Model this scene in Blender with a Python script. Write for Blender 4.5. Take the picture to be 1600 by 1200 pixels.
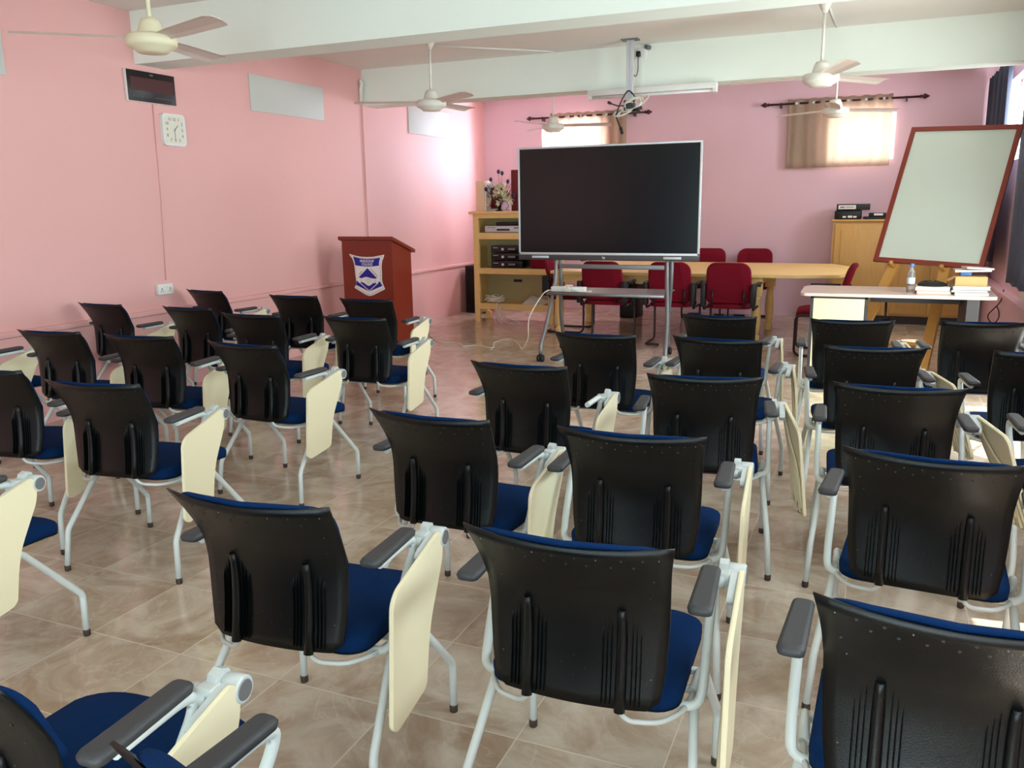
import bpy, math, random
from mathutils import Vector, Matrix
random.seed(7)
PI = math.pi
for o in list(bpy.data.objects):
    bpy.data.objects.remove(o)
SC = bpy.context.scene
COL = SC.collection

def lin(r, g, b):
    f = lambda v: (v/255)/12.92 if v/255 <= .04045 else ((v/255+.055)/1.055)**2.4
    return (f(r), f(g), f(b), 1)

# ------------------------------------------------------------------ camera
cam = bpy.data.cameras.new('camera')
cam.sensor_fit = 'HORIZONTAL'; cam.sensor_width = 36
cam.lens = 1308.8/1600*36
cam.clip_start = .02; cam.clip_end = 200
co = bpy.data.objects.new('camera', cam); COL.objects.link(co)
PITCH, ROLL, YAW = .20995, -.014517, .40617
fw = Vector((-math.sin(YAW)*math.cos(PITCH), math.cos(YAW)*math.cos(PITCH), -math.sin(PITCH)))
rt = Vector((math.cos(YAW), math.sin(YAW), 0)); up = rt.cross(fw)
rt2 = math.cos(ROLL)*rt + math.sin(ROLL)*up
up2 = -math.sin(ROLL)*rt + math.cos(ROLL)*up
M = Matrix((rt2, up2, -fw)).transposed().to_4x4(); M.translation = (0, 0, 1.5016)
co.matrix_world = M
SC.camera = co

# ------------------------------------------------------------------ world, sun, daylight, exposure
W = bpy.data.worlds.new('World'); SC.world = W; W.use_nodes = True
W.node_tree.nodes['Background'].inputs[0].default_value = (.72, .86, 1, 1)
W.node_tree.nodes['Background'].inputs[1].default_value = 3.0
SC.view_settings.view_transform = 'Standard'; SC.view_settings.look = 'None'
SC.view_settings.exposure = 0.16; SC.view_settings.gamma = 1
SC.view_settings.use_curve_mapping = False

def sun(direction, strength, angle, col):
    l = bpy.data.lights.new('sun', 'SUN'); l.energy = strength; l.angle = angle; l.color = col
    o = bpy.data.objects.new('sun', l); COL.objects.link(o)
    o.rotation_euler = Vector(direction).to_track_quat('-Z', 'Y').to_euler()
sun((-.42, -.10, -1), 9, .01, (1, .95, .85))

def daylight(loc, direction, w, h, power, col=(.86, .95, 1)):
    l = bpy.data.lights.new('daylight', 'AREA'); l.shape = 'RECTANGLE'; l.size = w; l.size_y = h
    l.energy = power; l.color = col
    o = bpy.data.objects.new('daylight', l); COL.objects.link(o)
    o.location = loc; o.rotation_euler = Vector(direction).to_track_quat('-Z', 'Y').to_euler()
# skylight through the window and door openings
daylight((-4.03, 12.06, 2.28), (-.25, -1, -.12), .8, .66, 260, (.72, .80, 1))     # back window behind the screen
daylight((-.24, 12.06, 2.27), (0, -1, -.1), .8, .6, 36, (.86, .90, 1))          # back window with the brown curtain
daylight((1.62, 10.2, 2.3), (-1, 0, -.2), 2.4, .9, 130, (.86, .96, 1))            # side windows
daylight((1.62, 6.2, 1.2), (-1, 0, -.05), 1.8, 2.1, 95, (.90, 1, .97))           # side door
daylight((1.62, 2.6, 2.05), (-1, 0, -.25), 2.6, 1.3, 80, (.80, 1, 1))
daylight((1.62, -1.2, 1.95), (-1, 0, -.25), 2.6, 1.5, 80, (.78, 1, 1))
daylight((-.875, -4.35, 1.1), (0, 1, -.02), 3.6, 2.1, 175, (.72, .97, 1))  # added cyan lamp behind the camera, for cool sheen on the chair backs

# ------------------------------------------------------------------ materials
def mat(name, col, rough=.5, metal=0, spec=.5, noise=None, bump=None, coat=0, trans=0, alpha=1, emit=None):
    m = bpy.data.materials.new(name); m.use_nodes = True
    nt = m.node_tree; b = nt.nodes['Principled BSDF']
    b.inputs['Base Color'].default_value = col
    b.inputs['Roughness'].default_value = rough
    b.inputs['Metallic'].default_value = metal
    b.inputs['Specular IOR Level'].default_value = spec
    b.inputs['Coat Weight'].default_value = coat
    b.inputs['Transmission Weight'].default_value = trans
    b.inputs['Alpha'].default_value = alpha
    tc = nt.nodes.new('ShaderNodeTexCoord')
    if noise:
        sc_, amt = noise[0], noise[1]
        n = nt.nodes.new('ShaderNodeTexNoise'); n.inputs['Scale'].default_value = sc_; n.inputs['Detail'].default_value = 5
        mp = nt.nodes.new('ShaderNodeMapping')
        if len(noise) > 2: mp.inputs['Scale'].default_value = noise[2]
        nt.links.new(tc.outputs['Object'], mp.inputs[0]); nt.links.new(mp.outputs[0], n.inputs[0])
        mx = nt.nodes.new('ShaderNodeMix'); mx.data_type = 'RGBA'
        c2 = tuple(max(0, v*(1-amt)) for v in col[:3])+(1,)
        c1 = tuple(min(1, v*(1+amt)) for v in col[:3])+(1,)
        mx.inputs[6].default_value = c2; mx.inputs[7].default_value = c1
        nt.links.new(n.outputs[0], mx.inputs[0]); nt.links.new(mx.outputs[2], b.inputs['Base Color'])
    if bump:
        n2 = nt.nodes.new('ShaderNodeTexNoise'); n2.inputs['Scale'].default_value = bump[0]; n2.inputs['Detail'].default_value = 3
        nt.links.new(tc.outputs['Object'], n2.inputs[0])
        bp = nt.nodes.new('ShaderNodeBump'); bp.inputs['Strength'].default_value = bump[1]; bp.inputs['Distance'].default_value = .01
        nt.links.new(n2.outputs[0], bp.inputs['Height']); nt.links.new(bp.outputs[0], b.inputs['Normal'])
    return m

M_pink = mat('pink_paint', lin(235, 178, 174), .62, noise=(1.3, .035), bump=(30, .12))
M_pinkback = mat('pink_paint_back', lin(230, 192, 203), .6, noise=(1.6, .04), bump=(30, .12))
M_rear = mat('slate_paint', lin(74, 88, 112), .7)
M_white = mat('white_paint', lin(240, 247, 236), .75, noise=(2.0, .03), bump=(18, .15))
M_ceil = mat('ceiling_paint', lin(236, 230, 222), .8, noise=(1.5, .03))
M_shell = mat('black_plastic', lin(6, 8, 9), .33, spec=.34, bump=(420, .12))
M_fab = mat('blue_fabric', lin(8, 40, 82), .9, noise=(260, .3), bump=(700, .4), spec=.08)
M_pan = mat('seat_pan_plastic', lin(16, 16, 18), .5)
M_steel = mat('white_coated_steel', lin(204, 208, 204), .4)
M_pad = mat('grey_rubber', lin(54, 54, 56), .55, bump=(300, .15))
M_hinge = mat('grey_plastic', lin(188, 192, 189), .4)
M_cream = mat('cream_plastic', lin(230, 218, 184), .5)
M_cap = mat('dark_cap', lin(60, 42, 34), .6)
M_speck = mat('pale_speck', lin(96, 98, 98), .5)
M_silver = mat('brushed_silver', lin(206, 208, 212), .38, metal=.25)
M_grey = mat('grey_metal', lin(128, 128, 130), .42, metal=.5)
M_dkgrey = mat('dark_grey_metal', lin(66, 62, 64), .5, metal=.1)
M_black = mat('black', lin(14, 14, 15), .5)
M_blackg = mat('black_gloss', lin(12, 12, 14), .2)
M_screen = mat('screen_glass', lin(5, 6, 10), .22, spec=.45)
M_wood = mat('pale_wood', lin(234, 196, 126), .5, noise=(6, .12, (1, 1, 9)))
M_wood2 = mat('pale_wood_cabinet', lin(206, 160, 92), .5, noise=(5, .12, (9, 9, .8)))
M_ply = mat('plywood_back', lin(186, 170, 120), .6, noise=(4, .08, (1, 1, 6)))
M_oak = mat('easel_wood', lin(206, 150, 74), .5, noise=(7, .12, (6, 6, .8)))
M_maho = mat('mahogany', lin(124, 38, 16), .4, noise=(4, .16, (8, 8, .7)), coat=.15)
M_frame = mat('red_wood_frame', lin(134, 46, 30), .4, noise=(6, .12))
M_board = mat('whiteboard', lin(212, 220, 206), .3, noise=(2, .02))
M_red = mat('red_fabric', lin(122, 12, 34), .85, noise=(200, .15), bump=(500, .3), spec=.2)
M_redtube = mat('dark_red_tube', lin(44, 14, 18), .4)
M_desk = mat('desk_top', lin(226, 202, 192), .3, noise=(5, .05, (8, 1, 1)))
M_panel = mat('cream_panel', lin(250, 240, 192), .5)
M_paper = mat('paper', lin(232, 228, 220), .8)
M_kraft = mat('cardboard', lin(216, 168, 110), .8)
M_boxcream = mat('cream_card', lin(240, 206, 168), .7)
M_fan = mat('fan_cream', lin(232, 224, 190), .4)
M_fanw = mat('fan_white', lin(226, 222, 210), .4)
M_blade = mat('fan_blade', lin(224, 208, 196), .5)
M_vent = mat('vent_board', lin(206, 206, 200), .6)
M_plasw = mat('white_plastic', lin(232, 230, 224), .4)
M_num = mat('clock_ink', lin(110, 104, 98), .6)
M_face = mat('clock_face', lin(228, 224, 208), .5)
M_rod = mat('curtain_rod', lin(62, 18, 20), .35)
M_navy = mat('navy_curtain', lin(40, 44, 60), .85, noise=(60, .15, (1, 1, .1)))
M_navy2 = mat('slate_curtain', lin(92, 98, 118), .85, noise=(60, .15, (1, 1, .1)))
M_led = mat('led_panel', lin(20, 8, 9), .35)
M_ledred = mat('led_red_tint', lin(70, 12, 14), .4)
M_logo_w = mat('logo_white', lin(236, 230, 226), .5)
M_logo_b = mat('logo_blue', lin(30, 20, 140), .45)
M_logo_g = mat('logo_grey', lin(150, 148, 150), .5)
M_cablew = mat('white_cable', lin(228, 222, 204), .5)
M_cableb = mat('dark_cable', lin(40, 34, 34), .5)
M_petal = mat('cream_petals', lin(206, 194, 160), .8, noise=(30, .25))
M_twig = mat('dried_stem', lin(112, 74, 60), .8)
M_thistle = mat('blue_thistle', lin(62, 58, 88), .85, noise=(80, .4))
M_pinkcloth = mat('lilac_pouch', lin(222, 188, 208), .7)
M_brownred = mat('maroon_board', lin(110, 18, 22), .5)
M_cap_blue = mat('bottle_cap_blue', lin(70, 130, 200), .4)
M_pet = mat('clear_plastic', lin(235, 240, 242), .08, trans=.92)
M_label = mat('bottle_label', lin(205, 225, 235), .5)

def floor_material():
    m = bpy.data.materials.new('beige_marble_tile'); m.use_nodes = True
    nt = m.node_tree; N = nt.nodes; Lk = nt.links; b = N['Principled BSDF']
    tc = N.new('ShaderNodeTexCoord')
    mp = N.new('ShaderNodeMapping'); mp.inputs['Location'].default_value = (.85, -1.97, 0)
    Lk.new(tc.outputs['Object'], mp.inputs[0])
    br = N.new('ShaderNodeTexBrick'); br.offset = 0; br.squash = 1
    br.inputs['Scale'].default_value = 1
    br.inputs['Brick Width'].default_value = .42; br.inputs['Row Height'].default_value = .42
    br.inputs['Mortar Size'].default_value = .0022; br.inputs['Mortar Smooth'].default_value = .2
    br.inputs['Color1'].default_value = (0, 0, 0, 1); br.inputs['Color2'].default_value = (1, 1, 1, 1)
    br.inputs['Mortar'].default_value = (.5, .5, .5, 1)
    Lk.new(mp.outputs[0], br.inputs[0])
    # per-tile offset of the marbling
    add = N.new('ShaderNodeVectorMath'); add.operation = 'MULTIPLY_ADD'
    add.inputs[1].default_value = (7, 3, 5)
    Lk.new(br.outputs['Color'], add.inputs[0]); Lk.new(mp.outputs[0], add.inputs[2])
    n1 = N.new('ShaderNodeTexNoise'); n1.inputs['Scale'].default_value = 3.4; n1.inputs['Detail'].default_value = 7; n1.inputs['Roughness'].default_value = .62
    n1.inputs['Distortion'].default_value = 1.1
    Lk.new(add.outputs[0], n1.inputs[0])
    cr = N.new('ShaderNodeValToRGB'); e = cr.color_ramp.elements
    e[0].position = .30; e[0].color = lin(168, 140, 117)
    e[1].position = .70; e[1].color = lin(216, 202, 184)
    k = e.new(.44); k.color = lin(186, 164, 142)
    k = e.new(.56); k.color = lin(202, 184, 164)
    Lk.new(n1.outputs[0], cr.inputs[0])
    n2 = N.new('ShaderNodeTexNoise'); n2.inputs['Scale'].default_value = 2.2; n2.inputs['Detail'].default_value = 8; n2.inputs['Distortion'].default_value = 2.5
    Lk.new(add.outputs[0], n2.inputs[0])
    cv = N.new('ShaderNodeValToRGB'); e = cv.color_ramp.elements
    e[0].position = .485; e[0].color = (0, 0, 0, 1); e[1].position = .515; e[1].color = (0, 0, 0, 1)
    k = e.new(.5); k.color = (1, 1, 1, 1)
    Lk.new(n2.outputs[0], cv.inputs[0])
    ml = N.new('ShaderNodeMath'); ml.operation = 'MULTIPLY'; ml.inputs[1].default_value = .2
    Lk.new(cv.outputs[0], ml.inputs[0])
    mx = N.new('ShaderNodeMix'); mx.data_type = 'RGBA'; mx.inputs[7].default_value = lin(232, 216, 200)
    Lk.new(ml.outputs[0], mx.inputs[0]); Lk.new(cr.outputs[0], mx.inputs[6])
    mg = N.new('ShaderNodeMix'); mg.data_type = 'RGBA'; mg.inputs[7].default_value = lin(222, 208, 190)
    Lk.new(br.outputs['Fac'], mg.inputs[0]); Lk.new(mx.outputs[2], mg.inputs[6])
    Lk.new(mg.outputs[2], b.inputs['Base Color'])
    b.inputs['Roughness'].default_value = .13
    b.inputs['Specular IOR Level'].default_value = .5
    n3 = N.new('ShaderNodeTexNoise'); n3.inputs['Scale'].default_value = 6
    Lk.new(tc.outputs['Object'], n3.inputs[0])
    bp = N.new('ShaderNodeBump'); bp.inputs['Strength'].default_value = .06; bp.inputs['Distance'].default_value = .01
    Lk.new(n3.outputs[0], bp.inputs['Height']); Lk.new(bp.outputs[0], b.inputs['Normal'])
    return m
M_floor = floor_material()

def sheer_material(name, col, tr):
    m = bpy.data.materials.new(name); m.use_nodes = True
    nt = m.node_tree; N = nt.nodes; Lk = nt.links
    out = N['Material Output']; N.remove(N['Principled BSDF'])
    d = N.new('ShaderNodeBsdfDiffuse'); d.inputs[0].default_value = col
    t = N.new('ShaderNodeBsdfTranslucent'); t.inputs[0].default_value = col
    p = N.new('ShaderNodeBsdfTransparent')
    a = N.new('ShaderNodeMixShader'); a.inputs[0].default_value = .55
    b = N.new('ShaderNodeMixShader'); b.inputs[0].default_value = tr
    tc = N.new('ShaderNodeTexCoord'); w = N.new('ShaderNodeTexNoise'); w.inputs['Scale'].default_value = 25
    mp = N.new('ShaderNodeMapping'); mp.inputs['Scale'].default_value = (3, 1, .6)
    Lk.new(tc.outputs['Object'], mp.inputs[0]); Lk.new(mp.outputs[0], w.inputs[0])
    mr = N.new('ShaderNodeMapRange'); mr.inputs[3].default_value = tr-.08; mr.inputs[4].default_value = tr+.08
    Lk.new(w.outputs[0], mr.inputs[0]); Lk.new(mr.outputs[0], b.inputs[0])
    Lk.new(d.outputs[0], a.inputs[1]); Lk.new(t.outputs[0], a.inputs[2])
    Lk.new(a.outputs[0], b.inputs[1]); Lk.new(p.outputs[0], b.inputs[2])
    Lk.new(b.outputs[0], out.inputs[0])
    return m
M_sheer = sheer_material('sheer_brown_curtain', lin(206, 188, 168), .06)

# ------------------------------------------------------------------ mesh helpers
class MB:
    def __init__(s): s.v = []; s.f = []; s.m = []; s.sm = []
    def add(s, vs, fs, mi=0, smooth=False):
        n = len(s.v); s.v += [tuple(v) for v in vs]
        for f in fs: s.f.append([n+i for i in f]); s.m.append(mi); s.sm.append(smooth)
        return s
    def box(s, x0, x1, y0, y1, z0, z1, mi=0, b=0):
        if b <= 0 or min(x1-x0, y1-y0, z1-z0) < 2.2*b:
            vs = [(x, y, z) for x in (x0, x1) for y in (y0, y1) for z in (z0, z1)]
            s.add(vs, [(0, 1, 3, 2), (4, 6, 7, 5), (0, 4, 5, 1), (2, 3, 7, 6), (0, 2, 6, 4), (1, 5, 7, 3)], mi); return s
        rings = []
        for z, i in ((z0, b), (z0+b*.3, b*.3), (z0+b, 0), (z1-b, 0), (z1-b*.3, b*.3), (z1, b)):
            r = []
            for cx, cy, a0 in ((x1-b, y1-b, 0), (x0+b, y1-b, 90), (x0+b, y0+b, 180), (x1-b, y0+b, 270)):
                for k in range(3):
                    a = math.radians(a0+45*k); r.append((cx+(b-i)*math.cos(a), cy+(b-i)*math.sin(a), z))
            rings.append(r)
        s.loft(rings, True, True, mi, True); return s
    def obox(s, c, ux, uy, uz, hx, hy, hz, mi=0):
        c = Vector(c); ux, uy, uz = Vector(ux).normalized(), Vector(uy).normalized(), Vector(uz).normalized()
        vs = [c+ux*hx*i+uy*hy*j+uz*hz*k for i in (-1, 1) for j in (-1, 1) for k in (-1, 1)]
        s.add(vs, [(0, 1, 3, 2), (4, 6, 7, 5), (0, 4, 5, 1), (2, 3, 7, 6), (0, 2, 6, 4), (1, 5, 7, 3)], mi); return s
    def loft(s, rings, cap0=True, cap1=True, mi=0, smooth=True, closed=True):
        n = len(rings[0]); base = len(s.v)
        for r in rings: s.v += [tuple(p) for p in r]
        for i in range(len(rings)-1):
            for j in range(n if closed else n-1):
                k = (j+1) % n
                s.f.append([base+i*n+j, base+i*n+k, base+(i+1)*n+k, base+(i+1)*n+j]); s.m.append(mi); s.sm.append(smooth)
        if cap0: s.f.append([base+j for j in range(n)][::-1]); s.m.append(mi); s.sm.append(False)
        if cap1: s.f.append([base+(len(rings)-1)*n+j for j in range(n)]); s.m.append(mi); s.sm.append(False)
        return s
    def lathe(s, prof, c=(0, 0, 0), seg=20, mi=0, axis='Z', smooth=True):
        rings = []
        for r, z in prof:
            ring = []
            for k in range(seg):
                a = 2*PI*k/seg; x, y = r*math.cos(a), r*math.sin(a)
                p = (x, y, z) if axis == 'Z' else ((z, x, y) if axis == 'X' else (y, z, x))
                ring.append((c[0]+p[0], c[1]+p[1], c[2]+p[2]))
            rings.append(ring)
        s.loft(rings, True, True, mi, smooth); return s
    def tube(s, pts, r, seg=8, mi=0, fillet=0, closed=False, cap=True):
        P = [Vector(p) for p in pts]
        if fillet: P = fil(P, fillet)
        R = r if isinstance(r, (list, tuple)) else [r]*len(P)
        rings = []; up_ = None
        for i, p in enumerate(P):
            if closed: t = P[(i+1) % len(P)]-P[i-1]
            else: t = P[min(i+1, len(P)-1)]-P[max(i-1, 0)]
            t.normalize()
            if up_ is None:
                up_ = Vector((0, 0, 1)) if abs(t.z) < .9 else Vector((1, 0, 0))
            a = up_ - t*up_.dot(t)
            if a.length < 1e-5: a = t.orthogonal()
            a.normalize(); b = t.cross(a); up_ = a
            rings.append([p+(a*math.cos(2*PI*k/seg)+b*math.sin(2*PI*k/seg))*R[i] for k in range(seg)])
        if closed: rings.append(rings[0])
        s.loft(rings, cap and not closed, cap and not closed, mi, True); return s
    def prism(s, poly, d0, d1, plane='YZ', mi=0, smooth=False):
        def P(a, b, d): return {'YZ': (d, a, b), 'XZ': (a, d, b), 'XY': (a, b, d)}[plane]
        n = len(poly)
        vs = [P(a, b, d0) for a, b in poly]+[P(a, b, d1) for a, b in poly]
        fs = [list(range(n))[::-1], list(range(n, 2*n))]+[[i, (i+1) % n, n+(i+1) % n, n+i] for i in range(n)]
        s.add(vs, fs, mi, smooth); return s
    def build(s, name, mats, parent=None, loc=None):
        me = bpy.data.meshes.new(name); me.from_pydata(s.v, [], s.f)
        for m in (mats if isinstance(mats, (list, tuple)) else [mats]): me.materials.append(m)
        me.polygons.foreach_set('material_index', s.m); me.polygons.foreach_set('use_smooth', s.sm)
        me.update()
        import bmesh
        bm = bmesh.new(); bm.from_mesh(me); bmesh.ops.recalc_face_normals(bm, faces=bm.faces); bm.to_mesh(me); bm.free()
        o = bpy.data.objects.new(name, me); COL.objects.link(o)
        if parent: o.parent = parent
        if loc: o.location = loc
        return o

def fil(P, r, n=4):
    out = [P[0]]
    for i in range(1, len(P)-1):
        a, b, c = P[i-1], P[i], P[i+1]
        d1, d2 = a-b, c-b
        t = min(r, d1.length*.48, d2.length*.48)
        p0, p1 = b+d1.normalized()*t, b+d2.normalized()*t
        for k in range(n+1):
            u = k/n; out.append((1-u)**2*p0+2*u*(1-u)*b+u*u*p1)
    out.append(P[-1]); return out

def smooth_path(pts, sub=6):
    P = [Vector(p) for p in pts]; out = []
    for i in range(len(P)-1):
        p0, p1, p2, p3 = P[max(i-1, 0)], P[i], P[i+1], P[min(i+2, len(P)-1)]
        for k in range(sub):
            t = k/sub
            out.append(.5*((2*p1)+(p2-p0)*t+(2*p0-5*p1+4*p2-p3)*t*t+(3*p1-p0-3*p2+p3)*t**3))
    out.append(P[-1]); return out

def rpoly(poly, r, n=3):
    out = []; N = len(poly); rr = r if isinstance(r, (list, tuple)) else [r]*N
    for i in range(N):
        a, b, c = [Vector((*poly[(i+d) % N], 0)) for d in (-1, 0, 1)]
        d1, d2 = a-b, c-b; t = min(rr[i], d1.length*.45, d2.length*.45)
        if t <= 0: out.append((b.x, b.y)); continue
        p0, p1 = b+d1.normalized()*t, b+d2.normalized()*t
        for k in range(n+1):
            u = k/n; q = (1-u)**2*p0+2*u*(1-u)*b+u*u*p1; out.append((q.x, q.y))
    return out

def tag(o, label, cat, group=None, kind=None):
    o['label'] = label; o['category'] = cat
    if group: o['group'] = group
    if kind: o['kind'] = kind
    return o
def thing(name, label, cat, loc=(0, 0, 0), rz=0, group=None):
    o = bpy.data.objects.new(name, None); COL.objects.link(o)
    o.location = loc; o.rotation_euler = (0, 0, rz); o.empty_display_size = .1
    return tag(o, label, cat, group)
def struct(name, mb, m, parent=None):
    o = mb.build(name, m, parent)
    if parent is None: o['kind'] = 'structure'
    return o
def copy_tree(o, parent=None):
    c = o.copy(); COL.objects.link(c); c.parent = parent
    for ch in list(o.children): copy_tree(ch, c)
    return c

def text_mesh(body, size, loc, rot, m, parent, name='lettering', ext=.0006, bold=0.0, align='CENTER', sx=1):
    cu = bpy.data.curves.new('txt', 'FONT'); cu.body = body; cu.size = size; cu.extrude = ext
    cu.align_x = align; cu.align_y = 'CENTER'; cu.offset = bold; cu.resolution_u = 2
    to = bpy.data.objects.new('txt', cu); COL.objects.link(to)
    dg = bpy.context.evaluated_depsgraph_get(); dg.update()
    me = bpy.data.meshes.new_from_object(to.evaluated_get(dg))
    bpy.data.objects.remove(to); bpy.data.curves.remove(cu)
    me.materials.clear(); me.materials.append(m)
    o = bpy.data.objects.new(name, me); COL.objects.link(o)
    o.location = loc; o.rotation_euler = rot; o.scale = (sx, 1, 1); o.parent = parent
    return o

# ------------------------------------------------------------------ room shell
XL, XR, YB, YN, ZC = -5.45, 1.3, 11.75, -4.1, 3.02
struct('floor', MB().box(XL-.2, XR+.3, YN-.2, YB+.3, -.1, 0), M_floor)
struct('ceiling', MB().box(XL-.2, XR+.3, YN-.2, YB+.3, ZC, ZC+.15), M_ceil)
struct('wall_left', MB().box(XL-.2, XL, YN-.2, YB+.3, 0, ZC), M_pink)
def wall_y(name, y0, y1, holes, m, x0=XL-.2, x1=XR+.3):
    mb = MB(); xs = x0
    for (a, b, z0, z1) in holes:
        mb.box(xs, a, y0, y1, 0, ZC); mb.box(a, b, y0, y1, 0, z0) if z0 > 0 else None; mb.box(a, b, y0, y1, z1, ZC); xs = b
    mb.box(xs, x1, y0, y1, 0, ZC); return struct(name, mb, m)
def wall_x(name, x0, x1, holes, m, y0, y1):
    mb = MB(); ys = y0
    for (a, b, z0, z1) in holes:
        mb.box(x0, x1, ys, a, 0, ZC); mb.box(x0, x1, a, b, 0, z0) if z0 > 0 else None; mb.box(x0, x1, a, b, z1, ZC); ys = b
    mb.box(x0, x1, ys, y1, 0, ZC); return struct(name, mb, m)
wall_y('wall_back', YB, YB+.22, [(-4.52, -3.66, 1.95, 2.6), (-.60, .14, 2.0, 2.6)], M_pinkback, XL, XR)
wall_x('wall_right', XR, XR+.22, [(-2.5, .1, 1.2, 2.6), (1.3, 3.9, 1.6, 2.6), (5.3, 7.1, 0, 2.15), (9.1, 11.35, 1.9, 2.8)], M_pinkback, YN-.2, YB+.3)
wall_y('wall_rear', YN-.2, YN, [(-2.7, .95, 0, 2.2)], M_rear, XL, XR)  # unseen opening, widened so the rear lamp reflects in the shells
# concrete beams across the room
for i, y in enumerate((2.0-3.25, 2.0, 5.25, 8.5)):
    mb = MB().box(XL, XR, y, y+.3, 2.63, ZC+.002)
    struct('trim_%d' % (i+1), mb, M_white)
# left wall: raised dado course, with a thin ledge on top
struct('trim_5', MB().box(XL, XL+.035, YN, YB, .660, .70, b=.004).box(XL, XL+.012, YN, YB, 0, .655), M_pink)
# right wall ledge
struct('trim_6', MB().box(XR-.07, XR, 7.2, YB, 0, .54).box(XR-.1, XR, 7.2, YB, .54, .575), M_pinkback)
struct('trim_7', MB().box(XR-.02, XR+.1, 8.3, 9.0, .575, .70), M_white)
# corner step where the wall meets the second beam
struct('trim_8', MB().box(XL, XL+.014, 8.47, 8.5, .7, 2.63), M_pink)

def window_frame(name, x0, x1, z0, z1, y, axis='Y', panes=2):
    mb = MB(); t = .03
    def B(a0, a1, b0, b1):
        if axis == 'Y': mb.box(a0, a1, y, y+.04, b0, b1)
        else: mb.box(y, y+.04, a0, a1, b0, b1)
    B(x0, x1, z0, z0+t); B(x0, x1, z1-t, z1); B(x0, x0+t, z0, z1); B(x1-t, x1, z0, z1)
    for k in range(1, panes):
        c = x0+(x1-x0)*k/panes; B(c-t/2, c+t/2, z0, z1)
    return struct(name, mb, M_white)
window_frame('window_1', -4.52, -3.66, 1.95, 2.6, YB+.1)
window_frame('window_2', -.62, .14, 1.95, 2.6, YB+.1)
window_frame('window_3', 9.1, 11.35, 1.9, 2.8, XR+.1, 'X', 3)
window_frame('window_4', 1.3, 3.9, 1.6, 2.6, XR+.1, 'X', 3)
window_frame('window_5', -2.5, .1, 1.2, 2.6, XR+.1, 'X', 3)
window_frame('rear_light_opening', -2.7, .95, 0, 2.2, YN-.12, 'Y', 4)  # frame of the added rear opening, out of view
mb = MB(); mb.box(XR, XR+.22, 5.3, 5.35, 0, 2.15).box(XR, XR+.22, 7.05, 7.1, 0, 2.15).box(XR, XR+.22, 5.35, 7.05, 2.1, 2.15)
struct('door_1', mb, M_white)

# ------------------------------------------------------------------ training chair (x right, y forward)
def tube_obj(name, pts, r, m, par, fillet=.03, seg=8):
    return MB().tube(pts, r, seg, 0, fillet).build(name, m, par)

def back_y(z):
    K = [(.43, -.212), (.46, -.206), (.52, -.196), (.60, -.190), (.65, -.194), (.70, -.209), (.76, -.246), (.80, -.275), (.86, -.320)]
    for (z0, y0), (z1, y1) in zip(K, K[1:]):
        if z <= z1:
            t = (z-z0)/(z1-z0); return y0+(y1-y0)*t
    return K[-1][1]
def back_w(z):
    K = [(.43, .180), (.46, .187), (.52, .196), (.60, .201), (.70, .204), (.77, .210), (.82, .218), (.86, .225)]
    for (z0, y0), (z1, y1) in zip(K, K[1:]):
        if z <= z1:
            t = (z-z0)/(z1-z0); return y0+(y1-y0)*t
    return K[-1][1]
def back_pt(u, z, off=0):
    w = back_w(z); k = .022+.022*max(0, min(1, (z-.6)/.24))
    return (u*w, back_y(z)-.012+k*u*u+off, z)

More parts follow.
